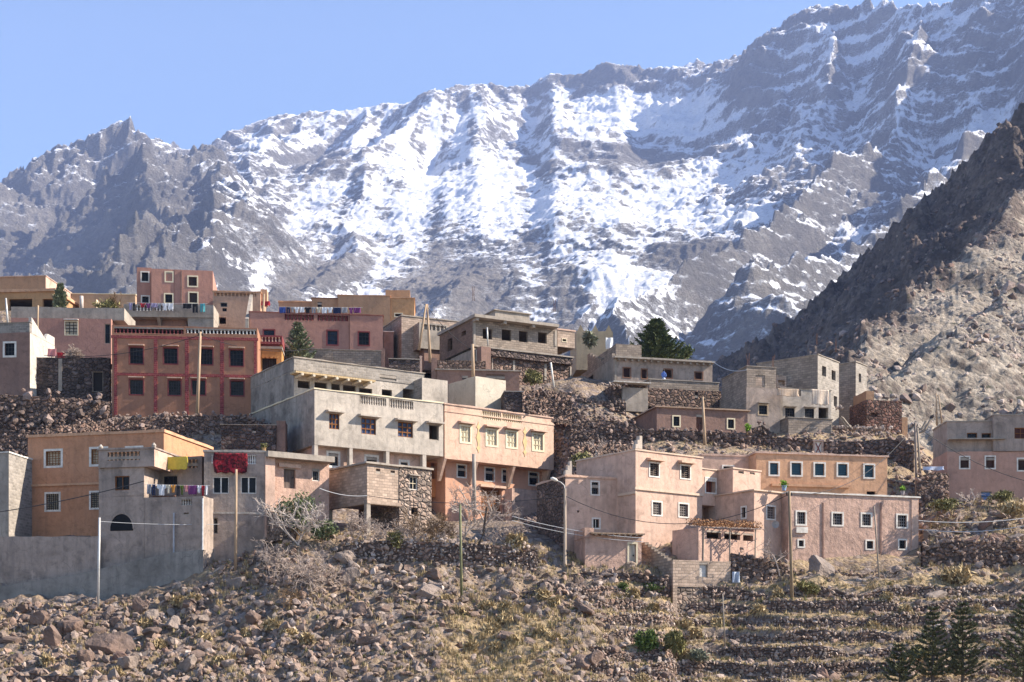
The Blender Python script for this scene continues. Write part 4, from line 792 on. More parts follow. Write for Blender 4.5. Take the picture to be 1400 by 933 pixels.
# ------------------------------------------------------------ upper village, middle
h = House('house', 'tan block house with a corner pillar left of the leaning poles', 549, 432, 139, 24, 490)
b = h.block(549, 640, 432, None, BLOCKT, d=6, coping=CONC, cop_h=.1, lmat=BLOCK); b.done(); b = h.block(573, 612, 441, 476, CONC, sb=-1.6, d=2, roof=.9, lmat=BLOCK); b.rail('f', 576, 444, 610, 452, CONC, .4, .09); b.done()
b = h.block(580, 612, 476, None, BROWNP, sb=-1.4, d=1.5); b.done()
h = House('unfinished_house', 'unfinished brick house with concrete roof slab on beams and open window holes', 646, 434, 131, 27, 516, cat='unfinished house')
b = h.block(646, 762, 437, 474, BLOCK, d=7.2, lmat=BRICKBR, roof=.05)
for q in ((660,450,673,464), (686,451,699,466), (709.5,453,721.5,468), (735.5,455,747.5,469.5)): b.hole('f', *q, dep=.3)
b.hole('l', 612, 463, 618.5, 480, dep=.3); b.hole('l', 631, 453, 637, 459, dep=.3); b.done()
for q in ((646, 650), (758, 762)): b.pier('f', q[0], 438, q[1], 474, CONC, .05, 'concrete_post')
g = Geo(); x1 = h.on(764, 0, -.8, 1, 0); g.box(-.2, x1, -.9, 7.3, b.z1+.035, b.z1+.3); g.build('roof_slab', CONC, h.root); g = Geo()
for t in (650, 688, 727): x0 = h.on(t, 0, -.6, 1, 0); g = Geo(); g.box(x0, x0+.28, -.75, .1, b.z1-.22, b.z1+.03); g.build('roof_beam', CONC, h.root)
c = h.block(677, 724, 424.5, 436, CONC, sb=3, d=3, coping=CONC, cop_h=.08, cop_o=.15, roof=.02); c.z0 = b.z1+.32; c.done()
c = h.block(762.5, 786, 451, 474, BLOCKT, sb=.4, d=4, coping=PINK, cop_h=.12); c.win('f', 768, 463, 775, 468, sur=CREAM, sw=.08); c.done()
zt = b.z0
c = h.block(668, 783, 475, 486, STONED, sb=-.6, d=7.5, coping=CONC, cop_h=.12, cop_o=.1, roof=.02, floor=True); c.z1 = zt-.15; c.done()
c2 = h.block(671, 782, 486, None, STONE, sb=-.2, d=6.8, lmat=CONC); c2.z1 = c.z0-.01
c2.done()
for q in ((701, 704), (744, 747), (669.5, 673.5), (779, 782)): c2.pier('f', q[0], 486, q[1], 520, CONC, .06, 'concrete_post')
c = h.block(648, 668, 475, None, CONC, sb=.05, d=5); c.z1 = zt-.16; c.win('f', 651, 479.5, 658.5, 494, sur=WHITE, sw=.1); c.done()
c = h.block(658, 671, 474, None, BROWNP, sb=-.9, d=1.0, roof=.02); c.done()
h = House('house', 'brown stone terrace house with a wooden door below the unfinished brick house', 598, 492, 126.5, 6, 545)
b = h.block(598, 664, 493, 505, STONE, d=.5, roof=.02); b.done(); b = h.block(590, 597.6, 490, None, BROWNP, sb=-.1, d=.5, roof=.02); b.done()
c = h.block(597.8, 710, 506, None, BROWNP, sb=-.25, d=5, coping=CONC, cop_h=.1, cop_o=.15); c.win('f', 632, 514, 640, 519, bars=None); c.door('f', 665, 512, 690, 536, wood((.2,.14,.11)), .15); c.done()
h = House('stone_house', 'dark stone shed wall below the brown terrace beside the cream roof box', 692, 535, 121.5, 6, 570, cat='shed'); b = h.block(690, 715, 536, None, STONED, d=3, coping=CONC, cop_h=.1); b.done()
h = House('wall', 'low stone wall with white end pillar right of the grey block wall', 532, 490, 128, 8, 512, cat='wall'); b = h.block(532, 574, 491, None, STONED, d=.4, roof=.02, coping=CONC, cop_h=.06); b.done(); b = h.block(574, 577, 487, None, PINK, d=.5, roof=.02); b.done()

# ------------------------------------------------------------ upper village, right
h = House('house', 'grey house with protruding round roof beams and a stone terrace in front', 839, 489, 132, 14, 545)
b = h.block(839, 974, 489, None, GREYD, d=11, roof=.05, lmat=CONC)
for q in ((851,502,863,517.5), (876,504,885.5,519), (907,504,920,518), (949,508,961.5,520)): b.win('f', *q, sur=plain((.2,.1,.06), .8), sw=.12, pn=pane((.03,.012,.01), .6), bars=None, dep=.25)
b.hole('l', 803, 513, 811, 529, dep=.3); b.pier('f', 839, 490, 843, 545, CONC, .05, 'corner_post'); b.done()
joists(h, b, 840, 973, 490, 15, .1, .4, CONC)
c = h.block(842, 877, 470.5, 485, BLOCK, sb=.5, d=6, lmat=BLOCK, roof=.3); c.z0 = b.z1+.034; c.done()
g = Geo()
for i in range(12): g.box(.02, .3, .5+.85*i, .5+.85*(i+1), b.z1+.034, b.z1+.5+.3*max(0, i-3)*(i < 9))
g.build('side_parapet', BLOCK, h.root)
c = h.block(888, 983, 519, 531, BLOCK, sb=-3.2, d=3, coping=CONC, cop_h=.06, roof=.7); c.done(); zt = c.z0
c = h.block(886, 986, 531, None, STONE, sb=-3.3, d=3.1); c.z1 = zt-.01; c.hole('f', 950, 536, 954, 546); c.done()
c = h.block(838, 886, 526, None, STONE, sb=-3.6, d=3.2, roof=.02); c.done(); c = h.block(851, 886, 530, 562, CONC, sb=-3.9, d=.28, roof=.02); c.done()
g = Geo(); x0, x1 = h.on(836, 0, -4, 1, 0), h.on(887, 0, -4, 1, 0); zr = h.zat(525, 0, -4); g.box(x0, x1, -4.6, -3, zr, zr+.1); g.build('lean_to_roof', wood((.5,.46,.4), 'old_boards'), h.root)
h = House('house', 'ochre house with pointed merlons behind the stepped block wall', 788, 452, 150, 5, 490)
b = h.block(788, 838, 453, None, stucco((.38,.3,.2), .3), d=5, roof=.1); b.done(); g = Geo()
for t in (.1, 1.6, 3.0): g = Geo(); g.prism([(t, .02, b.z1+.03), (t+.35, .02, b.z1+.7), (t+.7, .02, b.z1+.03)], (0, .3, 0)); g.build('merlon', stucco((.38,.3,.2), .3), h.root)
h = House('house', 'low brown mud house with three small openings behind the boulder wall', 898, 556, 122, 14, 590)
b = h.block(898, 1022, 557, None, BROWNP, d=5.7, coping=stucco((.4,.28,.2), .3), cop_h=.1, cop_o=.2); b.win('f', 919, 568, 930.5, 584.5, sur=CREAM, sw=.13, bars=(2, 2)); b.win('f', 993.5, 572, 1005, 587.5, sur=CREAM, sw=.13, bars=(2, 2)); b.door('f', 952, 567, 960.5, 590, wood((.12,.06,.045)), .2); b.done()
h = House('unfinished_house', 'grey unfinished house with bricked-up upper window and two hanging blankets', 1021, 500, 124.5, 14, 590, cat='unfinished house')
b = h.block(1021, 1061, 501, 530, BLOCK, d=5.6, lmat=BLOCK, roof=.1, coping=CONC, cop_h=.05); b.win('f', 1033, 513, 1046, 529, frame=CONC, pn=BLOCKT, bars=None, dep=.08); b.done(); zt = b.z0
c = h.block(1020.5, 1067, 530, None, GREYD, sb=-.1, d=6, lmat=BLOCK); c.z1 = zt-.01; c.win('f', 1036, 553, 1050.5, 568.5, sur=wood((.5,.38,.25), 'pale_frame'), sw=.13, bars=(3, 3), hood=.3); c.done()
c = h.block(1067.3, 1136, 531, None, GREYST, sb=.6, d=5, coping=CONC, cop_h=.06, roof=.9); c.win('f', 1073.5, 558, 1086.5, 573, frame=IRON, bars=(4, 4), bw=.05, hood=.3); c.win('f', 1100.5, 559, 1113, 573, frame=IRON, bars=(4, 4), bw=.05, hood=.3); c.hole('f', 1119, 557.5, 1132.5, 573, dep=.4); c.rail('f', 1062, 533, 1095, 541, plain((.4,.3,.22), .8), .25); c.done()
c = h.block(1067, 1070, 540, None, CONC, sb=.3, d=.25, roof=.02); c.done()
c = h.block(1078, 1138, 571, None, BLOCK, sb=-1.6, d=2.0, roof=.6, coping=CONC, cop_h=.05, lmat=BLOCK); c.done()
c = h.block(1062, 1075, 514, 530, BLOCKT, sb=3.5, d=.3, roof=.02); c.hole('f', 1064, 520, 1073, 528); c.done()
h = House('unfinished_house', 'tall bare block house of two towers with sunlit right faces', 1118, 485, 128.5, 52, 590, cat='unfinished house')
b = h.block(1118, 1147, 485, None, BLOCKG, d=6, lmat=BLOCK, roof=.1, coping=CONC, cop_h=.07); b.hole('f', 1124, 501, 1129.5, 514.5, dep=.3); b.hole('f', 1137, 507, 1142.5, 520, dep=.3); b.hole('f', 1140, 542, 1144.5, 556, dep=.3); b.done()
ly = 0
b = h.block(1170, 1185, 495, None, BLOCKG, sb=.9, d=4.6, lmat=BLOCK, roof=.1, coping=CONC, cop_h=.07); b.hole('f', 1174, 511, 1177.5, 523, dep=.3); b.hole('f', 1177.5, 547, 1181, 560, dep=.3); b.done()
h = House('ruin', 'roofless reddish stone ruin right of the tall bare block house', 1185, 545, 130, 9, 592, cat='ruin')
b = h.block(1185, 1233, 547, None, masonry((.23,.125,.095)), d=4, roof=2.5); b.hole('f', 1191, 565, 1200, 570, dep=.4); b.done(); b = h.block(1233.3, 1241, 571, None, BROWN, d=.6, roof=.02); b.done(); b = h.block(1184, 1195, 535, 550, BROWN, sb=3.5, d=3); b.done()
h = House('house', 'pink house with grey upper storey at the right picture edge', 1295, 575, 112, -1, 686)
b = h.block(1295, 1470, 618, None, stucco((.47,.28,.21), .3), d=4.2); 
for q in ((1311,623.5,1326.5,642), (1346,623,1361.5,642), (1390,626,1406,645)): b.win('f', *q, sur=WHITE, sw=.13, pn=pane((.035,.015,.01), .4), bars=(1, 1))
b.win('f', 1341, 672, 1356, 685, frame=GREYWOOD, pn=plain((.12,.2,.4), .7), bars=(1, 2)); b.done(); zt = b.z1
b = h.block(1294.5, 1358, 577, 617, GREYD, sb=.3, d=3.9, roof=.1, coping=CONC, cop_h=.08); b.z0 = zt+.033
for q in ((1322,592,1336,600), (1342,592.5,1355,600)): b.win('f', *q, frame=BROWNWOOD, bars=(2, 1))
b.done()
b = h.block(1358.3, 1470, 568, 617, GREYD, sb=-.1, d=4.5, roof=.1, coping=CONC, cop_h=.08); b.z0 = zt+.033; b.win('f', 1387, 585, 1404, 600, frame=BROWNWOOD, bars=(2, 2), barm=BROWNWOOD, pn=pane((.06,.02,.015), .4)); b.done()
g = Geo(); x0, x1 = 0, h.on(1375, 0, -.3, 1, 0); g.box(.1, x1, -.35, .28, h.zat(601.5, 0, 0), h.zat(600, 0, 0)); g.build('ledge', CONC, h.root)

# rusty reinforcing bars left standing on unfinished houses
RUST = plain((.16,.075,.045), .8, .3, 'rusty_iron')
for o in [o for o in COL.objects if o.parent is None and o.get('category') == 'unfinished house' and 'roofless' not in o['label']]:
    rr = random.Random(len(o['label'])); k = [c for c in o.children if c.name.startswith('wall')]
    bb = [Vector(c) for c in k[0].bound_box]; x0, x1, y0, y1, z1 = min(p.x for p in bb), max(p.x for p in bb), min(p.y for p in bb), max(p.y for p in bb), max(max(v.co.z for v in c.data.vertices) for c in k)
    for cx in (x0+.2, x1-.2):
        for dx in (-.08, .08):
            g = Geo(); h_ = rr.uniform(.7, 1.2); g.tube([(cx+dx, y0+.2, z1-.2), (cx+dx*.8+rr.uniform(-.04,.04), y0+.2, z1+h_*.5), (cx+dx+rr.uniform(-.12,.12), y0+.2, z1+h_)], .022, 4); g.build('rebar', RUST, o)
# ------------------------------------------------------------ stones: shapes, walls, boulders, rubble
def ico(sub):
    import bmesh
    bm = bmesh.new(); bmesh.ops.create_icosphere(bm, subdivisions=sub, radius=1.0)
    V = np.array([v.co[:] for v in bm.verts]); Fc = np.array([[v.index for v in f.verts] for f in bm.faces]); bm.free(); return V, Fc
def rock_shape(sub, r, planes=9, rough=0.0):
    V, Fc = ico(sub)
    V = V * (1 + 0.12*r.standard_normal((1, 3)))
    for _ in range(planes):
        n = r.standard_normal(3); n /= np.linalg.norm(n); d = r.uniform(0.38, 0.8); k = V @ n - d; V = V - np.outer(np.maximum(k, 0), n)*0.97
    if rough:
        s = r.uniform(0, 50); V = V * (1 + rough*fbm(V[:, 0]*1.9+s+V[:, 2]*1.3, V[:, 1]*1.9-s+V[:, 2]*0.9, 4, 33)[:, None])
    return V, Fc
_rs = np.random.default_rng(5)
SMALL = [rock_shape(1, _rs, 11) for _ in range(16)]; MED = [rock_shape(2, _rs, 10, .06) for _ in range(10)]
def rots(n, r, tilt=math.pi):
    a, b_, c = r.uniform(0, 2*np.pi, n), r.uniform(-tilt, tilt, n), r.uniform(0, 2*np.pi, n)
    ca, sa, cb, sb, cc, s_ = np.cos(a), np.sin(a), np.cos(b_), np.sin(b_), np.cos(c), np.sin(c)
    Z = np.zeros(n); O = np.ones(n)
    A = np.stack([np.stack([ca,-sa,Z],-1), np.stack([sa,ca,Z],-1), np.stack([Z,Z,O],-1)], 1); B = np.stack([np.stack([O,Z,Z],-1), np.stack([Z,cb,-sb],-1), np.stack([Z,sb,cb],-1)], 1)
    C = np.stack([np.stack([cc,-s_,Z],-1), np.stack([s_,cc,Z],-1), np.stack([Z,Z,O],-1)], 1); return A @ B @ C
def scatter(pos, scl, r, shapes=SMALL, tilt=math.pi):
    pos = np.asarray(pos, float); scl = np.asarray(scl, float); n = len(pos)
    if scl.ndim == 1: scl = scl[:, None]*np.stack([r.uniform(.8, 1.35, n), r.uniform(.7, 1.15, n), r.uniform(.5, .9, n)], -1)
    M = rots(n, r, tilt); Vs, Fs, o = [], [], 0; which = r.integers(0, len(shapes), n)
    for k, (V, Fc) in enumerate(shapes):
        ix = np.where(which == k)[0]
        if not len(ix): continue
        W = np.einsum('nij,nvj->nvi', M[ix], V[None]*scl[ix][:, None, :]) + pos[ix][:, None, :]
        Fx = Fc[None] + (o + np.arange(len(ix))*len(V))[:, None, None]; Vs.append(W.reshape(-1, 3)); Fs.append(Fx.reshape(-1, 3)); o += len(ix)*len(V)
    return np.concatenate(Vs), np.concatenate(Fs)
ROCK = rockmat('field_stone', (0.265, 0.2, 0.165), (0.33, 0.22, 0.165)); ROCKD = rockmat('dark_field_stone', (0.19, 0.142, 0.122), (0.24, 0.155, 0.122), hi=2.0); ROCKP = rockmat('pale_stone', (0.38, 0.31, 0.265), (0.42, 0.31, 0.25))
ROCKT = rockmat('terrace_stone', (0.36, 0.285, 0.235), (0.42, 0.3, 0.235)); BOULD = rockmat('boulder_rock', (0.18, 0.135, 0.115), (0.22, 0.145, 0.11), .5, isl=False, hi=1.4); BOULDP = rockmat('pale_boulder_rock', (0.26, 0.215, 0.19), (0.29, 0.225, 0.185), .5, isl=False, hi=1.3); BOULDR = rockmat('red_boulder_rock', (0.2, 0.13, 0.105), (0.24, 0.145, 0.11), .5, isl=False, hi=1.3)
def wall3d(name, label, base, hts, size=.3, mat=ROCK, group=None, r=None, cat='stone wall', core=True, rag=.25):
    r = r or np.random.default_rng(abs(hash(label)) % 9999 if False else sum(map(ord, label)))
    base = np.asarray(base, float); hts = np.asarray(hts, float); seg = np.linalg.norm(np.diff(base[:, :2], axis=0), axis=1); L = np.concatenate([[0], np.cumsum(seg)])
    pos, scl = [], []
    nu = max(2, int(L[-1]/(size*1.25)))
    for i in range(nu):
        for lane in range(1):
            l0 = L[-1]*(i+.5)/nu; hh = np.interp(l0, L, hts)*(1 + rag*(r.random()-.6)); nv = max(1, int(round(hh/(size*.85))))
            for j in range(nv):
                l = l0 + r.uniform(-.4, .4)*size; p = np.array([np.interp(l, L, base[:, k]) for k in range(3)]); z = p[2] + hh*(j+.5)/nv + r.uniform(-.2, .2)*size
                pos.append((p[0], p[1] + r.uniform(-.12, .14)*size/.3 + .1*(j/nv), z)); scl.append(size*r.uniform(.42, .95)*(.8 if r.random() < .8 else 1.35))
            pos.append((p[0], p[1]+size*.7, p[2]+hh*1.0)); scl.append(size*r.uniform(.5, .9))
    V, Fc = scatter(pos, scl, r)
    o = np_mesh(name, V, Fc, mat); o.name = name; tag(o, label, cat, group)
    if core:
        g = Geo(); n = len(base)
        for i in range(n-1):
            a, b_ = base[i], base[i+1]; ha, hb = hts[i]*.93, hts[i+1]*.93; f = size*.25; k = size*.25+.5
            q = [(a[0], a[1]+f, a[2]-.6), (b_[0], b_[1]+f, b_[2]-.6), (b_[0], b_[1]+f, b_[2]+hb), (a[0], a[1]+f, a[2]+ha)]; g.poly(q)
            g.poly([q[3], q[2], (b_[0], b_[1]+k, b_[2]+hb), (a[0], a[1]+k, a[2]+ha)]); g.poly([(a[0], a[1]+k, a[2]+ha), (b_[0], b_[1]+k, b_[2]+hb), (b_[0], b_[1]+k, b_[2]-.6), (a[0], a[1]+k, a[2]-.6)])
        g.build('wall_core', STONE, o)
    return o
def wallpx(name, label, pts, size=.3, mat=ROCK, **kw):
    xs = [p[0] for p in pts]; n = max(3, int((xs[-1]-xs[0])/12)); base, hts = [], []
    for px in np.linspace(xs[0], xs[-1], n):
        t, b_, Y = (np.interp(px, xs, [p[k] for p in pts]) for k in (1, 2, 3)); p0, p1 = P(px, b_, Y), P(px, t, Y); base.append(p0[:]); hts.append(p1.z-p0.z)
    return wall3d(name, label, base, hts, size, mat, **kw)
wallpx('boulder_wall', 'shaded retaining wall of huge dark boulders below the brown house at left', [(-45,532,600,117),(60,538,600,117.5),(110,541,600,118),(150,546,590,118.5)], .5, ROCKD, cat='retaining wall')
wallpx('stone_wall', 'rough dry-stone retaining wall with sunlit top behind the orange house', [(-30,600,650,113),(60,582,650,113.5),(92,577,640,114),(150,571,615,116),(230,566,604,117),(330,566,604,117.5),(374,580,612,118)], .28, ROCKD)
wallpx('stone_wall', 'dry-stone bank below the bare bushes under the pale block house', [(468,745,780,96.4),(520,735,792,96.2),(600,737,800,96),(660,740,800,96),(735,748,795,96.4)], .22, ROCKP)
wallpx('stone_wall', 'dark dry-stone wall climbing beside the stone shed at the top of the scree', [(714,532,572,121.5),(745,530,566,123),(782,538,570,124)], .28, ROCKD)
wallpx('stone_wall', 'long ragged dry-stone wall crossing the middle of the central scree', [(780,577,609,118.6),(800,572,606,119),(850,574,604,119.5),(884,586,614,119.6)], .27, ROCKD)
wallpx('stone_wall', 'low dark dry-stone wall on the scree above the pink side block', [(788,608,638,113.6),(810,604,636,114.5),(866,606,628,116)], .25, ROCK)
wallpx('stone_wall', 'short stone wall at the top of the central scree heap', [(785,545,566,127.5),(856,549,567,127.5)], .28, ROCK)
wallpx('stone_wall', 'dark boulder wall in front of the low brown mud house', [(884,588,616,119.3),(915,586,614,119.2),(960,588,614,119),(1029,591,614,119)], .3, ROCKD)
wallpx('stone_wall', 'rounded dark stone heap wall beside the bright green shrub', [(1028,583,622,119.6),(1042,578,622,119.8),(1056,590,622,119.8)], .3, ROCKD)
wallpx('stone_wall', 'dry-stone wall left of the little pink gate', [(1056,596,624,118.6),(1111,598,624,118.6)], .3, ROCKD)
wallpx('stone_wall', 'dry-stone wall right of the little pink gate', [(1127,602,624,118.5),(1180,602,624,118.5)], .3, ROCKD)
wallpx('stone_wall', 'ragged stone bank between the gate wall and the paired poles', [(1180,600,640,120),(1215,596,645,119),(1250,606,650,118)], .34, ROCKD)
wallpx('stone_wall', 'dark stone corner wall against the left side of the pink and grey house', [(1254,650,690,110),(1280,640,690,110.2),(1298,645,690,110.5)], .35, ROCKD)
wallpx('stone_wall', 'rubble retaining bank right of the long rose house', [(1262,742,795,98.6),(1320,735,797,98.4),(1420,738,795,98.8)], .33, ROCK)
wallpx('stone_wall', 'dry-stone plinth wall under the long rose house', [(1078,782,815,98.0),(1160,783,812,98.4),(1290,786,806,99.6)], .3, ROCK)
wallpx('stone_wall', 'stone bank under the vine pergola beside the unfinished building', [(1000,752,812,97.6),(1040,760,812,97.6),(1078,770,815,97.9)], .33, ROCK)
wallpx('stone_wall', 'dark stone garden wall below the mud yard', [(740,790,822,95.4),(800,780,812,95.6),(880,782,815,95.4),(916,790,825,95.2)], .32, ROCK)
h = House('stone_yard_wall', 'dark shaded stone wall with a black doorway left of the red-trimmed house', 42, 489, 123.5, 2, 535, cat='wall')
b = h.block(42, 150, 489, None, STONED, d=.5, roof=.02); b.win('f', 126, 508, 141, 536, frame=GREYWOOD, pn=DARK, bars=None, dep=.3); b.pier('f', 80, 490, 85, 535, CONC, .05, 'post'); b.done()  # pane here is a dark sheet coloured as the doorway's shade
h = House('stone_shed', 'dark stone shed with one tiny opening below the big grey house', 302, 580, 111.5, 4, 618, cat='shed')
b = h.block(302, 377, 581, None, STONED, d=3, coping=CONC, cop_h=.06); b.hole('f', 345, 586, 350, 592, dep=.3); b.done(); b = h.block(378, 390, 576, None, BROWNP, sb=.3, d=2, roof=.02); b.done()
h = House('retaining_wall', 'long stained concrete retaining wall in front of the orange house', -60, 735, 98, -3, 832, cat='retaining wall')
b = h.block(-60, 134, 735, None, GREYD, d=.5, roof=.02); b.hole('f', 85, 869-700+0, 86, 870, dep=.01) if False else None; b.done()
# concrete skirt along the foot of the left houses
g = Geo(); pts = [(-60, 803, 97.2), (0, 802, 97.3), (100, 786, 97.1), (180, 768, 96.7), (240, 755, 96.4), (278, 752, 96.2)]
for a, c in zip(pts[:-1], pts[1:]):
    A, C_ = P(*a), P(*c); g.poly([(A.x, A.y, A.z-3), (C_.x, C_.y, C_.z-3), (C_.x, C_.y, C_.z), (A.x, A.y, A.z)]); g.poly([(A.x, A.y, A.z), (C_.x, C_.y, C_.z), (C_.x, C_.y+2.2, C_.z), (A.x, A.y+2.2, A.z)])
tag(g.build('plinth', stucco((.25,.23,.205), .6, .3)), 'sloping grey-green cement skirt along the foot of the grey house and wall', 'cement skirt')
# cultivation terraces
ords = ['lowest', 'second lowest', 'third lowest', 'middle', 'third highest', 'second highest', 'highest']
for k in range(7):
    lev = (k - 0.08) * STEP; pts, hts = [], []
    for px in np.arange(752 + 26*(k % 3), 1540, 9.0):
        Ys_ = np.linspace(79, 99.5, 300); Xs_ = Ys_*(px-700)/F; zb_ = base_height(Xs_, Ys_) + TW(Xs_, Ys_); i = int(np.argmax(zb_ > lev))
        if i: pts.append((Xs_[i], Ys_[i]-.28, (k-.84)*STEP-.12)); hts.append(STEP*float(np.clip(.85+.6*perlin(np.array([px/60.+k*7]), np.array([k*3.3]), 9)[0], .3, 1.05)))
    if len(pts) > 4: wall3d('terrace_wall', ords[k] + ' dry-stone terrace wall crossing the grassy slope at lower right', pts, hts, .19, ROCKT, 'dry-stone terrace walls', core=True, cat='terrace wall')
# boulders one can tell apart
def boulder(px, py, wpx, Y, label, hk=.8, mat=BOULD, seed=0, group=None, name='boulder'):
    r = np.random.default_rng(seed*7+int(px)); V, Fc = rock_shape(4 if wpx > 20 else 3, r, 11, .1); s = wpx/F*Y/2
    V = V*np.array([s, s*.85, s*hk]); z = (HZ-py)/F*Y; z = min(z, gz((px-700)/F*Y, Y)+.5*s*hk)
    o = np_mesh(name, V, Fc, mat); o.location = ((px-700)/F*Y, Y, z); o.rotation_euler = (r.uniform(-.25,.25), r.uniform(-.35,.35), r.uniform(0,6.3)*0+r.uniform(-.4,.4)); return tag(o, label, 'boulder', group)
for i, (px, py, wd, Y, hk, m, lb) in enumerate([
  (50,838,44,92.5,.75,BOULD,'dark boulder with a pale flat top below the concrete retaining wall'), (74,868,30,89.5,1.5,BOULD,'upright slab boulder leaning on the dark boulders at lower left'), (98,850,36,91.5,.8,BOULD,'squat dark boulder between the upright slab and the pale metal pole'),
  (150,868,62,88.5,.75,BOULD,'broad rounded brown boulder mound right of the upright slab'), (190,806,26,93.8,.9,BOULD,'angular grey boulder against the foot of the grey arch house'), (208,820,30,93,.8,BOULDP,'pale boulder just right of the angular grey boulder'), (256,822,26,93,.8,BOULD,'dark flat boulder on the rubble right of two pale stones'),
  (235,818,16,93.3,.9,BOULDP,'small pale round boulder between two darker boulders'), (238,842,34,91.5,.75,BOULDP,'grey weathered boulder in dry grass below the arch house'), (162,886,28,87,1,BOULDR,'reddish knobbly boulder with a pitted top at lower left'), (178,906,44,86,.65,BOULDP,'wide smooth pale boulder below the reddish knobbly one'),
  (156,930,34,84.2,1,BOULDP,'pinkish pointed boulder on the bottom picture edge'), (204,872,22,88.5,.9,BOULD,'round boulder half buried beside the rounded brown mound'), (226,878,16,88,1,BOULDR,'small red boulder in the rubble left of the bare bramble'), (34,916,40,85,.55,BOULDP,'low broken pale boulder at the lower left corner'), (22,890,30,87,.7,BOULD,'pile-like brown boulder near the left picture edge'),
  (476,788,40,94.5,.95,BOULDP,'tall pale smooth boulder beside the bare bramble thicket'), (470,763,34,95.8,.8,BOULDP,'pinkish pale boulder above the tall smooth one'), (400,772,34,95,.7,BOULD,'brown boulder seen through the bare bramble thicket'), (584,810,58,92.3,.65,BOULDP,'large pale cracked boulder beside the greenish pole'), (594,786,22,94,1,BOULD,'dark tilted boulder on top of the large cracked boulder'),
  (545,820,24,91.8,.8,BOULD,'grey boulder at the left foot of the large cracked boulder'), (465,843,34,90,.9,BOULD,'dark angular boulder in dry brush below the tall pale boulder'), (520,838,40,89.8,.75,BOULD,'wide dark boulder in the middle of the rubble slope'), (572,848,44,89.3,.7,BOULD,'grey boulder with a black shaded underside in mid slope'), (428,888,34,86.8,.7,BOULD,'flat grey boulder in the lower rubble under the thicket'),
  (372,922,44,84.5,.6,BOULDP,'wide pale boulder at bottom left of centre'), (535,924,38,84.6,.75,BOULDP,'rough grey boulder on the bottom edge near the centre'), (560,910,26,85.6,.8,BOULD,'brown boulder above the rough grey one at the bottom'), (690,814,24,92.6,.7,BOULDP,'pale flat boulder right of the greenish pole'), (825,857,52,90.6,.7,BOULDR,'dark red-brown boulder mound set in the terrace walls'), (735,838,18,91,.9,BOULD,'small dark boulder at the left end of the terraces'),
  (1118,768,46,98.6,.85,BOULDP,'white streaked boulder against the rose house wall'), (1252,806,28,96.2,.5,BOULDP,'long pale boulder lying in grass below the rose house'), (1216,824,34,94.6,.6,BOULDP,'pale slanting boulder at the foot of the thin pole'), (1122,920,24,84.8,1,BOULDR,'upright reddish boulder on the lowest terrace'), (1362,716,32,101.5,.8,BOULDR,'red sharp-edged boulder below the pink and grey house'),
  (1346,700,26,104,1,BOULDR,'blocky red boulder under the scrub at the right'), (1330,722,26,101.5,.7,BOULDR,'low red boulder left of the sharp-edged one'), (1392,702,30,102,.6,BOULDP,'pale boulder at the right picture edge'), (1272,692,26,105,.7,BOULDP,'pale boulder beside the corner of the pink and grey house')]):
    boulder(px, py, wd, Y, lb, hk, m, i)
# medium stones: nothing tells them apart, one label
r = np.random.default_rng(77); protos = []
for k in range(6):
    V, Fc = rock_shape(3, r, 14, .1); o = np_mesh('loose_rock', V*.5, Fc, (BOULD, BOULDP, BOULD, BOULDP, BOULD, BOULD)[k]); protos.append(o); tag(o, 'medium rough rock lying loose among the rubble of the lower slope', 'rock', 'loose rocks on the lower slope'); 
cnt = 0
while cnt < 160:
    px, Y = r.uniform(-10, 1400), r.uniform(83.5, 97)
    if px > 560 and r.random() < (.85 if px > 800 else .6): continue
    if px < 290 and Y > 95: continue
    x = (px-700)/F*Y; o = protos[cnt % 6] if cnt < 6 else protos[cnt % 6].copy()
    if cnt >= 6: COL.objects.link(o)
    s = .42 + 1.15*r.random()**2.4; o.location = (x, Y, gz(x, Y)+.12*s); o.scale = (s*r.uniform(.9,1.5), s, s*r.uniform(.6,1.0)); o.rotation_euler = (r.uniform(-.5,.5), r.uniform(-.5,.5), r.uniform(0,6.28)); cnt += 1
# countless small rubble
def patch(n, f, smin, smax, name, mat, seed, p=2.5, dz=.3):
    r = np.random.default_rng(seed); px, Y = f(r, n); X = (px-700)/F*Y; Zg = ground(X, Y); s = smin + (smax-smin)*r.random(len(px))**p
    V, Fc = scatter(np.stack([X, Y, Zg+s*dz], -1), s, r); tag(np_mesh(name, V, Fc, mat), kind='stuff')
def fore(r, n):
    px = r.uniform(-30, 1440, n*3); Y = r.uniform(80, 98, n*3); d = .08 + .4*(1-sstep(480, 600, px)) + 1.2*np.clip(fbm(px/70, Y/5, 3, 200)+.25, 0, 1); d *= 1 - .6*sstep(560, 620, px)*(1-sstep(740, 800, px))*sstep(93, 88, Y); d *= 1 - .72*sstep(800, 860, px)
    d *= np.where((px < 285) & (Y > 95.6), 0, 1); k = r.random(n*3) < d; return px[k][:n], Y[k][:n]
patch(7600, fore, .05, .45, 'rubble', ROCK, 301, 3.2); patch(1200, fore, .05, .42, 'pale_rubble', ROCKP, 302, 3.0)
def heap(r, n):
    t = r.random(n); px = 712 + (1-t)*r.uniform(0, 175, n) + t*r.uniform(0, 60, n); return px, 106 + (128-106)*r.random(n)
patch(4200, heap, .08, .38, 'scree_rubble', ROCKD, 303, 2.2); patch(3200, heap, .08, .36, 'pale_scree_rubble', ROCK, 313, 2.2)
def mid(r, n):
    px = np.concatenate([r.uniform(880, 1290, n//2), r.uniform(-30, 380, n//4), r.uniform(1255, 1440, n//4)]); Y = np.concatenate([r.uniform(112, 128, n//2), r.uniform(110, 121, n//4), r.uniform(97, 112, n//4)]); return px, Y
patch(3600, mid, .07, .4, 'hillside_rubble', ROCK, 304)

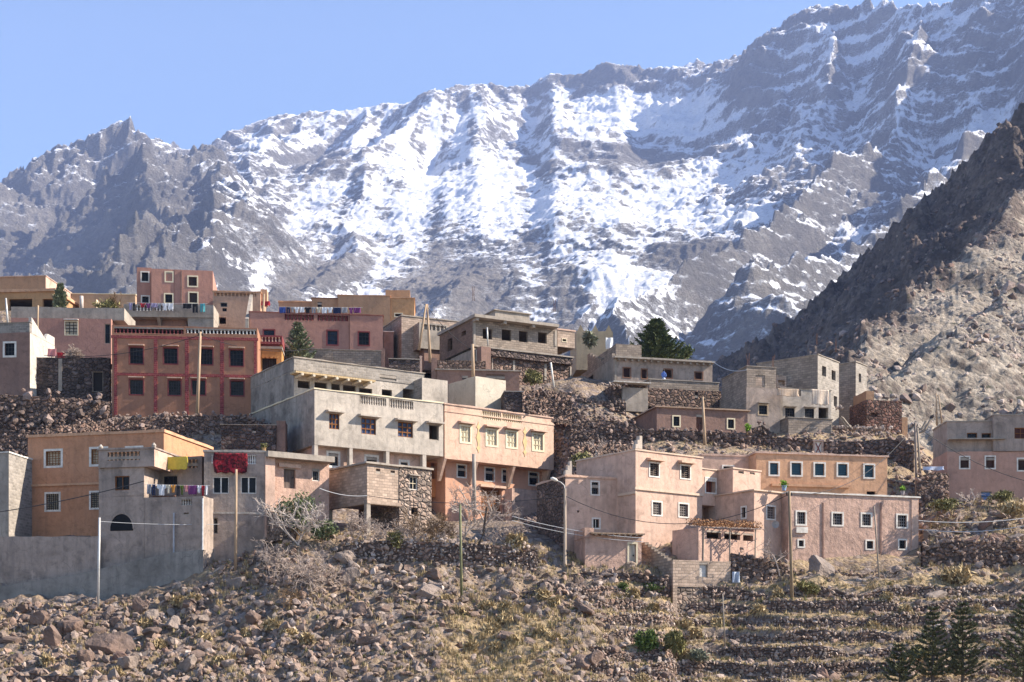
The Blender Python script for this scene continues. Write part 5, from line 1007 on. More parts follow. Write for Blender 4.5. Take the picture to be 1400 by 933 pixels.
# loose stones and dark scrub over the brown hill
def hill_scatter(n, smin, smax, name, mat, seed, p, lo, hi):
    r = np.random.default_rng(seed); X, Y, Z, cr = HILLXYZ; pxg = 700+F*X/Y; wgt = ((Y < 640) & (pxg > 960) & (pxg < 1480)).astype(float)*(cr >= lo)*(cr <= hi)*(Y**1.0)*(np.clip(fbm(X/22, Y/22, 3, 230)+.45, .05, 1)); wgt = wgt.ravel()/wgt.sum(); ix = r.choice(len(wgt), n, p=wgt)
    s = smin+(smax-smin)*r.random(n)**p; q = np.stack([X.ravel()[ix], Y.ravel()[ix], Z.ravel()[ix]+.1*s], -1); V, Fc = scatter(q, s, r); tag(np_mesh(name, V, Fc, mat), kind='stuff')
hill_scatter(7500, .15, 1.15, 'hillside_stones', ROCKP, 311, 4.5, -9, .7); hill_scatter(4500, .25, 1.7, 'hillside_crags', ROCKD, 312, 3.2, .3, 9)
# ------------------------------------------------------------ plants
def leafmat(name, c, c2, rough=.75):
    b = NB(name); g = b.n('NewGeometry'); col = b.ramp(g.outputs['Random Per Island'], [(0.0, sc(c, .6)), (.5, c), (1.0, c2)]); b.b.inputs['Roughness'].default_value = rough
    return b.done(col)
GRASS = leafmat('dry_grass', (.38,.28,.145), (.52,.41,.24)); GRASSG = leafmat('green_grass', (.14,.14,.045), (.25,.22,.08)); NEEDLE = leafmat('conifer_needles', (.105,.115,.06), (.2,.195,.1)); NEEDLEB = leafmat('spruce_needles', (.17,.2,.12), (.27,.28,.17)); PINE = leafmat('pine_needles', (.075,.1,.04), (.15,.175,.065))
BARK = wood((.12,.09,.07), 'bark'); PALEBARK = plain((.5,.43,.38), .85, .3, 'pale_bark'); TWIG = plain((.4,.32,.27), .9, .3, 'twigs'); TWIGB = plain((.21,.135,.075), .9, .35, 'brown_twigs')
GREENLEAF = leafmat('green_leaves', (.07,.11,.022), (.15,.19,.05)); OLIVE = leafmat('olive_leaves', (.16,.15,.055), (.3,.26,.11)); SAGE = leafmat('sage_leaves', (.15,.16,.11), (.27,.27,.19)); LIME = leafmat('lime_leaves', (.16,.3,.02), (.25,.42,.04)); VINE = leafmat('dry_vine_leaves', (.3,.15,.07), (.42,.24,.12)); IVY = leafmat('pale_ivy', (.1,.13,.05), (.24,.26,.15))
def tufts(n, f, name, mat, seed, hgt=(.18, .5), blades=13, wid=.018, dens=1):
    r = np.random.default_rng(seed); px, Y = f(r, n); n = len(px); X = (px-700)/F*Y; Z = ground(X, Y); h = r.uniform(*hgt, n)
    m = blades; a = r.uniform(0, 2*np.pi, (n, m)); ln = r.uniform(.15, .9, (n, m)); hh = h[:, None]*r.uniform(.55, 1.1, (n, m)); rad = h[:, None]*.35*r.random((n, m))
    bx, by = X[:, None]+np.cos(a)*rad, Y[:, None]+np.sin(a)*rad; tx, ty = bx+np.cos(a)*hh*ln*.7, by+np.sin(a)*hh*ln*.7; w_ = wid*(1+h[:, None]*1.5)
    ox, oy = -np.sin(a+.7)*w_, np.cos(a+.7)*w_; z0 = Z[:, None]-.04; V = np.stack([np.stack([bx-ox, by-oy, z0+0*a], -1), np.stack([bx+ox, by+oy, z0+0*a], -1), np.stack([tx, ty, Z[:, None]+hh*(1-.4*ln)], -1)], 2).reshape(-1, 3)
    tag(np_mesh(name, V, np.arange(len(V)).reshape(-1, 3), mat), kind='stuff')
def gfore(r, n):
    px = r.uniform(-20, 1430, n*4); Y = r.uniform(80, 100, n*4); d = .2 + .9*np.clip(fbm(px/45, Y/3, 3, 210), 0, 1)
    d += .75*sstep(570, 640, px)*(1-sstep(760, 830, px))*sstep(94, 89, Y); d *= 1 - .6*sstep(800, 880, px); d *= np.where((px < 285) & (Y > 95.5), 0, 1); k = r.random(n*4) < d; return px[k][:n], Y[k][:n]
tufts(5200, gfore, 'dry_grass', GRASS, 401, (.15, .45))
def gterr(r, n):   # the grassy lips of the terraces
    px = r.uniform(750, 1530, n*6); Y = r.uniform(82, 99.5, n*6); X = (px-700)/F*Y; z = (base_height(X, Y)+TW(X, Y))/STEP; fr = z-np.floor(z); k = (fr < .16) | (fr > .97); k &= r.random(n*6) < (.35+.65*np.clip(fbm(px/60, Y/4, 3, 214)+.5, 0, 1)); return px[k][:n], Y[k][:n]
tufts(2600, gterr, 'dry_grass', GRASS, 402, (.1, .3)); tufts(900, gterr, 'green_grass', GRASSG, 403, (.1, .25)); tufts(700, gfore, 'green_grass', GRASSG, 404, (.12, .35))
def gmid(r, n):
    px = np.concatenate([r.uniform(700, 1290, n//2), r.uniform(1255, 1430, n//2)]); Y = np.concatenate([r.uniform(106, 128, n//2), r.uniform(98, 112, n//2)]); k = fbm(px/40, Y/4, 3, 220) > .05; return px[k], Y[k]
tufts(1800, gmid, 'hillside_grass', GRASS, 405, (.2, .5), 10)
def branches(base, hgt, spread, r, levels=5, kids=3, r0=.05, up=.5, first=3):
    gt, gb = Geo(), Geo()
    def grow(p, d, L, rad, lev):
        q = p; path = [p]; dd = d.copy()
        for _ in range(2 if lev else 3):
            dd = (dd + Vector((r.normal(), r.normal(), r.normal()+up*.4))*.2).normalized(); q = q + dd*(L/(2 if lev else 3)); path.append(q)
        (gt if lev == 0 else gb).tube(path, [rad*(1-.45*i/len(path)) for i in range(len(path))], 5 if lev < 2 else 3, False)
        if lev < levels:
            for k in range(kids + (1 if r.random() < .35 else 0)):
                t = r.uniform(.35, 1.0); pp = path[min(int(t*(len(path)-1)), len(path)-2)].lerp(path[min(int(t*(len(path)-1))+1, len(path)-1)], r.random())
                nd = (dd + Vector((r.normal(), r.normal(), r.normal()*.8+.25*up))*spread).normalized(); grow(pp, nd, L*r.uniform(.55, .8), max(rad*.6, .013), lev+1)
    for k in range(first): grow(Vector((r.uniform(-.12,.12)*(first > 1), r.uniform(-.1,.1)*(first > 1), -.1)), (Vector((r.normal()*spread*(.9 if first > 1 else .12), r.normal()*spread*.6*(first > 1), 1))).normalized(), hgt*.42, r0, 0)
    return gt, gb
def bare(name, label, px, py, hpx, Y, spread=.65, seed=1, levels=4, kids=3, r0=.06, first=3, bm=TWIG, tm=PALEBARK, cat='bare bush', group=None, up=.5):
    r = np.random.default_rng(seed); p = P(px, py, Y); e = empty(name, p, 0, label, cat, group); gt, gb = branches(p, hpx/F*Y, spread, r, levels, kids, r0, up, first)
    gt.build('trunk' if first == 1 else 'stem', tm, e); gb.build('branches', bm, e); return e
def leafy(name, label, px, py, wpx, hpx, Y, mat, n=900, leaf=.09, seed=1, cat='shrub', group=None, stemmat=TWIGB, long=1.0, clump=14):
    r = np.random.default_rng(seed); p = P(px, py, Y); e = empty(name, p, 0, label, cat, group); a, b_, c = wpx/F*Y/2, wpx/F*Y/2*.8, hpx/F*Y/2
    cen = r.standard_normal((clump, 3)); cen /= np.linalg.norm(cen, axis=1)[:, None]; cen *= r.uniform(.25, .8, (clump, 1)); which = r.integers(0, clump, n)
    q = cen[which] + r.standard_normal((n, 3))*.2*r.uniform(.6, 1.3, (clump, 1))[which]; q = q*np.array([a, b_, c])+np.array([0, 0, c*.95]); q[:, 2] = np.maximum(q[:, 2], .03)
    u = r.standard_normal((n, 3)); u[:, 2] += .5*long; u /= np.linalg.norm(u, axis=1)[:, None]; v = np.cross(u, r.standard_normal((n, 3))); v /= np.linalg.norm(v, axis=1)[:, None]; s = leaf*r.uniform(.6, 1.3, (n, 1))
    V = np.stack([q-u*s*long, q+v*s*.45, q+u*s*long, q-v*s*.45], 1).reshape(-1, 3); np_mesh('foliage', V, np.arange(4*n).reshape(-1, 4), mat, e)
    g = Geo()
    for k in range(min(clump, 9)): t = Vector(cen[k]*np.array([a, b_, c])+np.array([0, 0, c])); g.tube([(r.uniform(-.1,.1), r.uniform(-.1,.1), -.15), t*.55+Vector((0,0,.05)), t], [.035, .022, .008], 4, False)
    g.build('stem', stemmat, e); return e
def conifer(name, label, px, pybase, pytop, Y, mat, seed=1, width=.36, start=.22, whorls=15, cat='conifer', nb=6, ns=85, nl=.2, group=None, asc=.25, name2='needles'):
    r = np.random.default_rng(seed); p = P(px, pybase, Y); H = (pybase-pytop)/F*Y; e = empty(name, p, 0, label, cat, group); g = Geo(); lean = r.normal()*.02
    g.tube([(lean*H*t*t, 0, H*t-.2*(t == 0)) for t in (0, .3, .6, 1)], [H*.016+.02, H*.013+.015, H*.008+.01, .01], 7, False); g.build('trunk', BARK, e); gb = Geo(); Q, U = [], []
    for i in range(whorls):
        t = start+(1-start)*(i+.3*r.random())/whorls; L0 = width*H*((1-t)/(1-start))**1.05*(1 if t > start+.12 else .8)+.06*H*.3
        for k in range(nb):
            az = 2*math.pi*(k+r.random()*.7)/nb+i*1.3; L = L0*r.uniform(.5, 1.15); d = Vector((math.cos(az), math.sin(az), 0)); path = [Vector((lean*H*t*t, 0, H*t)) + d*L*s + Vector((0, 0, L*(-.12*s+asc*2.0*s*s))) for s in (0, .33, .66, 1)]
            gb.tube(path, [.018, .013, .009, .004], 3, False)
            m = int(ns*(.35+L/(width*H)))
            for _ in range(m):
                s = r.random()**.6; j = min(int(s*3), 2); q = path[j].lerp(path[j+1], s*3-j); side = d.cross(Vector((0,0,1)))*(1 if r.random() < .5 else -1)
                u = (d*r.uniform(.3, .9)+side*r.uniform(.1, .8)+Vector((0, 0, r.uniform(.0, .7)))).normalized(); Q.append(q[:]); U.append(u[:])
    gb.build('branches', BARK, e); Q, U = np.array(Q), np.array(U); n = len(Q); s = nl*r.uniform(.6, 1.3, (n, 1)); v = np.cross(U, r.standard_normal((n, 3))); v /= np.linalg.norm(v, axis=1)[:, None]
    V = np.stack([Q-v*.012*nl/.16, Q+v*.012*nl/.16, Q+U*s+v*.02*nl/.16, Q+U*s-v*.02*nl/.16], 1).reshape(-1, 3); np_mesh('crown', V, np.arange(4*n).reshape(-1, 4), mat, e); return e
conifer('conifer', 'dark conifer with open branches, middle of the lower right group', 1275, 950, 828, 82.5, NEEDLE, 1, .33, .2, 14); conifer('conifer', 'bluish slender conifer next to the dark open one', 1316, 952, 822, 82.8, NEEDLE, 2, .3, .22, 15)
conifer('conifer', 'conifer cut off by the right picture edge', 1400, 955, 812, 82, NEEDLE, 3, .36, .2, 16); conifer('conifer', 'shortest young conifer of the lower right group', 1230, 955, 880, 82, NEEDLE, 4, .42, .3, 9)
conifer('spruce', 'young pale green spruce behind the big grey house', 408, 504, 441, 129, NEEDLEB, 5, .4, .05, 12, nb=7, ns=80, nl=.3, asc=.3, cat='tree'); conifer('cypress', 'small green conifer on the terrace at the upper left', 82, 428, 388, 140, NEEDLEB, 6, .26, .05, 12, nb=8, ns=60, nl=.26, asc=.4, cat='tree')
conifer('pine_tree', 'dense dark green pine behind the roof with beam ends', 897, 512, 436, 146, PINE, 7, .56, .02, 15, 'tree', 12, 130, .36, asc=.3)
leafy('pine_tree', 'small dark pine right of the dense pine', 936, 492, 26, 20, 147, PINE, 900, .16, 8, 'tree', long=1.3)
leafy('yucca', 'spiky pale green plant on the merlon house roof', 806, 471, 20, 15, 144, SAGE, 260, .34, 9, 'plant', long=1.8)
bare('bare_tree', 'pale bare fig tree over green ivy beside the stairs', 408, 745, 92, 96.2, .6, 11, 4, 3, .06, 3, PALEBARK, PALEBARK, 'bare tree'); bare('bare_tree', 'bare dark-trunked tree in front of the salmon house door', 655, 742, 124, 97, .7, 12, 5, 3, .11, 1, TWIG, BARK, 'bare tree')
bare('bare_tree', 'pale leafless sapling left of the dark-trunked tree', 632, 735, 70, 98, .6, 13, 4, 3, .045, 2, PALEBARK, PALEBARK, 'bare tree')
leafy('ivy_bush', 'green ivy bush under the pale fig tree', 405, 735, 62, 62, 97.2, IVY, 2600, .1, 14); leafy('ivy_bush', 'low bright green ivy right of the fig tree', 438, 738, 44, 30, 96.6, IVY, 1200, .1, 15)
for i, (px, py, hp, Y, lb) in enumerate([(375,790,70,94.2,'grey tangled bramble left side of the thicket'),(412,808,80,93.2,'tall tangled bare bramble in the middle of the thicket'),(440,800,60,93.6,'bare bramble at the right end of the thicket'),(392,832,56,92,'low brown bramble hanging below the thicket')]):
    bare('bramble', lb, px, py, hp, Y, .95, 20+i, 4, 3, .03, 5, TWIG if i < 3 else TWIGB, TWIG, 'bare bush', up=.2)
for i, (px, py, hp, Y, lb) in enumerate([(487,738,50,96.8,'bare brushwood under the block house corner post'),(532,740,56,97,'bare brush in front of the dark undercroft'),(570,742,60,97.2,'tangled brown brush below the stone house wall'),(605,742,55,97.2,'dense brown brush left of the leafless sapling'),(690,740,48,97.4,'thin bare brush right of the dark-trunked tree')]):
    bare('brush', lb, px, py, hp, Y, .85, 30+i, 4, 3, .032, 4, TWIGB if i in (2, 3) else TWIG, TWIG, 'bare bush')
leafy('dry_bush', 'round golden brown bush above the stone bank', 707, 762, 34, 36, 96.8, GRASS, 1500, .14, 41, long=1.8); leafy('dry_bush', 'olive bush on the edge of the stone bank', 540, 752, 26, 28, 96.3, OLIVE, 800, .1, 42, long=1.4)
leafy('green_shrub', 'bright green shrub on the shaded garden wall below the mud yard', 852, 815, 44, 20, 95, GREENLEAF, 1600, .08, 43); leafy('green_shrub', 'dark green shrub in the shade of the unfinished building', 892, 815, 40, 20, 95.4, GREENLEAF, 1300, .08, 44); leafy('green_shrub', 'green trailing shrub hanging over a terrace wall', 885, 892, 40, 34, 87.6, GREENLEAF, 2000, .09, 45, long=1.5)
leafy('dry_bush', 'brown grassy bush right of the trailing green shrub', 923, 897, 36, 40, 87.4, OLIVE, 1400, .12, 46, long=2.0); leafy('sage_bush', 'round silvery green bush on the terraces', 957, 905, 32, 20, 87.2, SAGE, 1300, .09, 47, long=1.3); leafy('green_shrub', 'lime green bush beside the rounded stone heap', 1022, 592, 9, 12, 119, LIME, 300, .12, 48)
leafy('olive_bush', 'olive green bush between the stone terrace house and the scree', 728, 530, 28, 26, 128, OLIVE, 1200, .13, 49, long=1.5); leafy('dry_bush', 'yellowish bush on the scree above the pink side block', 795, 640, 34, 24, 112, OLIVE, 1100, .12, 50, long=1.6)
leafy('hedge', 'tangled yellow-green hedge beside the tower house', 150, 430, 40, 22, 146, OLIVE, 900, .14, 51, 'hedge', long=1.8); bare('bare_tree', 'leafless reddish bush above the hedge at the upper left', 152, 428, 34, 147, .7, 52, 4, 3, .05, 3, TWIGB, TWIGB, 'bare bush')
bare('bare_tree', 'bare sapling on the dark central scree', 815, 632, 46, 113, .6, 53, 4, 3, .05, 1, TWIG, PALEBARK, 'bare tree'); bare('bare_tree', 'leaning bare shrub at the foot of the rose house', 1215, 800, 46, 97.2, .8, 54, 4, 3, .04, 2, TWIG, TWIG, 'bare bush'); bare('bare_tree', 'slender bare tree between pergola and wooden pole', 1066, 786, 74, 97, .5, 55, 4, 3, .05, 1, TWIG, TWIG, 'bare tree')
leafy('scrub', 'green scrub along the bank under the pink and grey house', 1290, 700, 60, 20, 105, OLIVE, 1500, .1, 56); leafy('scrub', 'yellow-green bush at the base of the pink and grey house', 1372, 690, 34, 22, 108, OLIVE, 900, .1, 57, long=1.4); leafy('scrub', 'brown scrub above the red boulders', 1385, 705, 40, 26, 104, GRASS, 900, .12, 58, long=1.8); bare('bare_tree', 'small bare sapling against the pink and grey house', 1328, 688, 34, 108, .5, 59, 3, 3, .03, 2, PALEBARK, PALEBARK, 'bare bush')
leafy('bush', 'green grassy clump beside the terrace boulder', 1105, 815, 36, 22, 95.8, OLIVE, 900, .1, 60, long=1.6); leafy('bush', 'yellowish grass clump right of the rose house', 1305, 800, 44, 26, 97, GRASS, 1000, .13, 61, long=2.0); leafy('bush', 'green tuft in front of the dark conifer', 1255, 905, 44, 24, 85.5, OLIVE, 1000, .1, 62, long=1.5)
bare('brushwood', 'pile of thorny brushwood on the dark stone wall', 100, 490, 22, 124, 1.1, 63, 4, 4, .04, 8, TWIG, TWIG, 'brushwood', up=0)
r = np.random.default_rng(9)
for i in range(44):   # small dry bushes nobody can tell apart
    px, Y = [(r.uniform(590, 760), r.uniform(85, 92)), (r.uniform(60, 560), r.uniform(84, 94)), (r.uniform(760, 1380), r.uniform(84, 96))][i % 3]; x = (px-700)/F*Y; py = HZ-F*gz(x, Y)/Y
    leafy('dry_tuft', 'small dry straw-coloured tussock on the lower slope', px, py+2, r.uniform(16, 30), r.uniform(10, 17), Y, GRASS, 420, .13, 100+i, 'tussock', 'straw tussocks', long=2.2)
# ------------------------------------------------------------ poles, lamp, cables
METAL = plain((.5,.49,.47), .45, .15, 'galvanised_metal', metal=.3); GREENM = plain((.16,.16,.08), .7, .3, 'green_pole'); CABLE = plain((.03,.03,.032), .6, .1, 'cable'); PALECABLE = plain((.5,.5,.5), .6, .1, 'pale_cable')
def pole(label, pxt, pyt, pxb, pyb, Y, r0=.11, r1=.075, mat=POLEWOOD, name='utility_pole', cap=True, cat='pole', group=None):
    a, b_ = P(pxb, pyb, Y), P(pxt, pyt, Y); e = empty(name, a, 0, label, cat, group); g = Geo(); d = b_-a; g.tube([d*-.05, d*.5, d], [r0, (r0+r1)/2, r1], 8); g.build('shaft', mat, e, True)
    if cap:
        g = Geo(); g.tube([d+Vector((-.2,0,-.25)), d+Vector((.2,0,-.25))], .03, 5)
        for s in (-.17, .17): g.tube([d+Vector((s,0,-.25)), d+Vector((s,0,-.13)), d+Vector((s,0,-.06))], [.035,.05,.025], 6)
        g.build('insulator_bar', IRON, e)
    return e
pole('pale grey metal pole in front of the concrete retaining wall', 136, 708, 134, 826, 94.3, .085, .075, METAL, cap=False); pole('wooden pole rising in front of the red carpet', 323, 642, 322, 776, 96, .1, .08, cap=False); pole('tall wooden pole in front of the red-trimmed house', 274, 454, 269.5, 566, 119.2, .15, .1)
pole('thin greenish pole standing alone on the rubble slope', 629, 690, 631, 815, 92.4, .09, .075, GREENM, cap=False); pole('brown wooden pole left of the rose house', 1079, 672, 1083, 826, 95, .12, .085, wood((.27,.2,.13), 'brown_pole')); pole('thin leaning pole in front of the rose house', 1195, 692, 1203, 806, 97, .06, .045, GREYWOOD, cap=False)
pole('wooden pole in front of the low brown mud house', 960.5, 543, 964, 613, 118.3, .13, .1); pole('taller pole of the pair between rose house and grey-topped house', 1251, 578, 1253, 678, 110.5, .11, .09, wood((.24,.19,.16), 'grey_pole')); pole('shorter leaning pole of the pair beside the grey-topped house', 1254, 584, 1258.5, 656, 111.2, .1, .08, GREYWOOD, cap=False)
pole('leaning left pole of the tall A-shaped pair', 582.5, 416, 573, 476, 129.6, .13, .08, cap=False); pole('upright right pole of the tall A-shaped pair', 584, 416, 588, 492, 129.8, .14, .08, cap=False); pole('round wooden post in front of the brown stone terrace', 646, 471, 647, 516, 125.6, .15, .13, cap=False)
pole('short concrete post in front of the salmon house', 648, 621, 648.5, 700, 110, .16, .14, CONC, cap=False); pole('weathered thin pole by the flat brown house', 361, 402, 359, 446, 141, .14, .09, cap=False); pole('short light post left of the hedge', 111.5, 405, 111.5, 424, 144, .2, .18, PALEBARK, cap=False); pole('thin white pole at the upper left edge', 8, 408, 11, 446, 132, .1, .08, METAL, cap=False)
pole('left stick of two thin sticks by the ruin', 1280, 538, 1281, 580, 125, .09, .06, cap=False); pole('right stick of two thin sticks by the ruin', 1283, 540, 1288, 580, 125, .08, .05, cap=False); pole('slim stake on the terrace below the unfinished building', 988, 812, 991, 880, 90, .045, .035, GREYWOOD, cap=False); pole('leaning white post below the unfinished brick house', 753, 496, 757, 528, 127.4, .09, .08, WHITE, cap=False)
pole('left short stake on the brown terrace roof corner', 52, 418, 51, 455, 131, .1, .08, cap=False); pole('slim stake beside the block parapet', 666, 448, 667, 472, 129, .07, .06, METAL, cap=False)
a = P(772.5, 786, 97.2); e = empty('street_lamp', a, 0, 'street lamp with a curved arm beside the mud yard', 'street lamp'); H = P(772.5, 668, 97.2).z-a.z; g = Geo(); g.tube([(0,0,-.4),(0,0,H*.5),(0,0,H)], [.12,.1,.08], 8); g.build('shaft', wood((.45,.36,.28), 'lamp_pole'), e)
g = Geo(); g.tube([(0,0,H-.1),(-.05,0,H+.2),(-.3,0,H+.42),(-.62,0,H+.55)], .035, 6); g.build('arm', METAL, e); g = Geo(); g.tube([(-.5,0,H+.5),(-.65,0,H+.57),(-.85,0,H+.66),(-.97,0,H+.69)], [.05,.12,.11,.03], 8); g.build('lamp_head', WHITE, e, True)
def cable(label, a, b_, sag=.3, r=.022, mat=CABLE):
    A, B = P(*a), P(*b_); g = Geo(); g.tube([A.lerp(B, t/14)-Vector((0,0,sag*4*(t/14)*(1-t/14))) for t in range(15)], r, 4); tag(g.build('cable', mat), label, 'cable')
cable('dark cable crossing in front of the orange house', (-60,708,96), (197,658,97), .25, .03); cable('thin pale cable from the metal pole along the arch house', (135.5,713,94.3), (300,717,97.5), .1, .016, PALECABLE); cable('pale cable hanging from the mud house to the block house', (437,668,98.5), (502,678,99.4), .2, .025, PALECABLE)
cable('cable from the block house post to the street lamp', (502,678,99.4), (772,678,97.2), .5); cable('cable from the street lamp across the tall pale pink house', (772,678,97.2), (1079,676,95), 1.9, .022); cable('upper of two pale cables above the mud yard', (700,706,99), (880,736,97), .25, .022, PALECABLE); cable('lower of two pale cables above the mud yard', (700,712,99), (880,741,97), .25, .02, PALECABLE)
cable('cable across the front of the rose house', (1079,676,95), (1251,582,110.5), 1.5); cable('cable slanting over the pink and grey house', (1253,583,110.5), (1420,662,108), .6, .025); cable('upper pale cable above the red boulders', (1256,712,101), (1430,704,101), .3, .025, PALECABLE); cable('lower pale cable above the red boulders', (1256,724,101), (1430,713,101), .4, .025, PALECABLE)
cable('cable from the tall wooden pole to the left', (274,458,119.2), (60,486,122), .7, .025); cable('cable from the tall wooden pole to the spruce', (274,458,119.2), (430,476,128), .7, .025); cable('cable from the beam-end roof to the block tower', (974,494,130), (1021,506,124.3), .4, .03, PALECABLE); cable('cable slung from the A-shaped poles to the brick house', (584,419,129.8), (650,480,129), .5, .025)

# ------------------------------------------------------------ laundry
_cl = {}
def cloth(c, c2=None, kind='plain', key=None):
    k = (c, c2, kind)
    if k in _cl: return _cl[k]
    b = NB('cloth'); v = b.coord('Object')
    if kind == 'stripe':
        wv = b.n('TexWave', Scale=1.1, Distortion=.6); b.l(v, wv.inputs['Vector']); col = b.ramp(wv.outputs[1], [(.3, c), (.45, c2), (.6, (.3,.08,.05)), (.75, c)])
    elif kind == 'carpet':
        vo = b.n('TexVoronoi', feature='F1', Scale=2.6, distance='CHEBYCHEV'); b.l(v, vo.inputs['Vector']); col = b.ramp(vo.outputs[0], [(.1, c2), (.2, c), (.32, c2), (.42, c), (.6, sc(c, 1.5))])
        col = b.mix(b.ramp(b.noise(v, 4, 5, .7), [(.48, 0), (.56, .8)]), col, c2)
    else: col = b.ramp(b.noise(v, 5, 3), [(.3, sc(c, .8)), (.7, c)])
    _cl[k] = b.done(col, b.bump(b.noise(v, 5, 3), .5, .05)); return _cl[k]
def hang(name, label, px0, py0, px1, py1, Y, mat, shape='sheet', group=None, cat='laundry', wav=.05, seed=0, rz=0):
    r = np.random.default_rng(seed+int(px0*3)); A, B = P(px0, py0, Y), P(px1, py1, Y); W, Hh = B.x-A.x, A.z-B.z; nx, nz = 14, 12; V, Fc = [], []; ph = r.uniform(0, 6)
    def half(t):      # outline: half-width of the garment at height t (0 = top)
        if shape == 'shirt': return .5 if t < .34 else .30
        if shape == 'trousers': return .42
        return .5-.02*math.sin(t*5+ph)
    def keep(u, t): return not (shape == 'trousers' and abs(u) < .05 and t > .35) and not (shape == 'shirt' and abs(u) < .09 and t < .06)
    th = .02
    idx = {}
    for s in (0, 1):
        for j in range(nz+1):
            t = j/nz
            for i in range(nx+1):
                u = (i/nx-.5)*2*half(t); y = wav*math.sin(u*9+ph+t*1.5)*(.4+t)+s*th; V.append((W*(.5+u), y, -Hh*t*(1-.04*math.sin(i*1.7+ph)*(j == nz))-.012*W*math.sin(i*math.pi/nx))); idx[s, i, j] = len(V)-1
    cells = [(i, j) for j in range(nz) for i in range(nx) if keep((i+.5)/nx-.5, (j+.5)/nz)]; cs = set(cells)
    for i, j in cells:
        for s in (0, 1): q = [idx[s,i,j], idx[s,i,j+1], idx[s,i+1,j+1], idx[s,i+1,j]]; Fc.append(q if s == 0 else q[::-1])
        for (di, dj, e0, e1) in ((-1,0,(0,0),(0,1)), (1,0,(1,1),(1,0)), (0,-1,(1,0),(0,0)), (0,1,(0,1),(1,1))):
            if (i+di, j+dj) not in cs: a = (i+e0[0], j+e0[1]); b_ = (i+e1[0], j+e1[1]); Fc.append([idx[0,*a], idx[1,*a], idx[1,*b_], idx[0,*b_]])
    o = np_mesh(name, V, Fc, mat, smooth=True); o.location = A; o.rotation_euler = (0, 0, rz); return tag(o, label, cat, group)
C_ = dict(white=(.75,.75,.76), cream=(.65,.58,.45), orange=(.6,.27,.06), green=(.12,.16,.03), black=(.02,.02,.025), purple=(.18,.05,.16), pink=(.6,.25,.25), red=(.4,.03,.04), blue=(.05,.09,.3), navy=(.02,.03,.08), teal=(.1,.35,.38), lilac=(.35,.3,.45), grey=(.3,.3,.32), yellow=(.62,.5,.08), brown=(.15,.08,.05))
def line(lab, items, y0, y1, Y, where, group, sl=0.0):
    x0, x1 = items[0][0]-3, items[-1][1]+3; cable(lab, (x0, y0-.3, Y), (x1, y0-.3+sl, Y), .02, .012, PALECABLE)
    seen = {}
    for k, (a, b_, c, shp, hk, nm) in enumerate(items):
        yy = y0+sl*(a-x0)/(x1-x0); hang({'shirt': 'shirt', 'trousers': 'trousers', 'sheet': 'cloth'}[shp], nm + ' ' + where, a, yy, b_, yy+(y1-y0)*hk, Y-.01, cloth(C_[c]), shp, group, 'laundry', .04, k)
W1 = 'on the washing line of the grey arch house'
line('washing line over the laundry terrace of the grey arch house', [(201,207,'grey','sheet',.9,'grey cloth hung first'),(207.5,213,'navy','trousers',1.0,'dark trousers'),(214.5,227,'white','shirt',1.0,'large white shirt'),(227.5,233,'cream','shirt',.8,'cream top'),(233.5,240,'orange','shirt',.7,'orange top'),(241,246,'black','trousers',1.0,'black trousers'),(246.5,251,'green','shirt',.9,'dark green top'),(251.5,257,'pink','shirt',.6,'pinkish top'),(257.5,269,'purple','sheet',.85,'wide purple cloth'),(269.5,275,'white','shirt',.7,'small white top'),(275.5,280,'red','shirt',1.0,'red top'),(280.5,284,'white','sheet',.9,'white towel at the end')], 662.5, 677, 97.3, W1, 'laundry of the grey arch house', 2)
hang('rug', 'dark brown patterned rug hung over the terrace wall of the arch house', 208, 678, 243, 700, 97.55, cloth((.12,.06,.04), (.045,.03,.025), 'carpet'), cat='rug', wav=.02, rz=R(-11)); hang('blanket', 'bright yellow blanket over the upper railing of the arch house', 226, 625, 258, 642.5, 99.15, cloth(C_['yellow']), cat='blanket', wav=.02, rz=R(-11)); hang('carpet', 'large red and black patterned carpet over the roof railing', 292, 619, 337.5, 646, 97.95, cloth((.2,.014,.022), (.015,.006,.008), 'carpet'), cat='carpet', wav=.03, rz=R(5))
W2 = 'on the terrace below the tower house'
line('washing line along the terrace below the tower house', [(176,181,'lilac','shirt',1,'lilac top'),(181.5,185,'black','trousers',1.1,'black trousers'),(191,199,'red','shirt',.6,'red top'),(199.5,206,'purple','shirt',.7,'violet top'),(207,215,'lilac','sheet',.6,'mauve cloth'),(215.5,221,'grey','shirt',.8,'grey top'),(222,229,'white','shirt',1,'white top'),(229.5,237,'white','sheet',.9,'white cloth'),(250,262,'black','sheet',.7,'black shawl'),(262.5,271,'black','trousers',1.3,'long black trousers'),(273,281,'teal','trousers',1.2,'turquoise trousers')], 414.5, 424, 141.4, W2, 'laundry below the tower house', 1)
W3 = 'on the rose house roof'
line('long washing line on the rose house roof', [(382,390.5,'blue','sheet',1,'blue cloth'),(391,397,'navy','trousers',1,'navy trousers'),(397.5,402,'grey','shirt',.9,'grey top'),(402.5,409,'white','shirt',1,'white long-sleeved top'),(409.5,416,'white','sheet',.9,'white pillowcase'),(416.5,425,'black','shirt',1,'black top'),(425.5,432,'grey','trousers',1,'grey trousers'),(432.5,439,'cream','shirt',.9,'cream top'),(440,447,'white','sheet',1,'white sheet beside the navy one'),(447.5,455,'white','shirt',.9,'small white blouse'),(455.5,466,'navy','sheet',1,'dark blue sheet'),(467,475,'grey','sheet',.9,'grey towel'),(477,483,'purple','shirt',1,'purple top'),(483.5,493,'purple','sheet',.9,'wide purple sheet')], 420, 428, 135.2, W3, 'laundry on the rose house roof', 1)
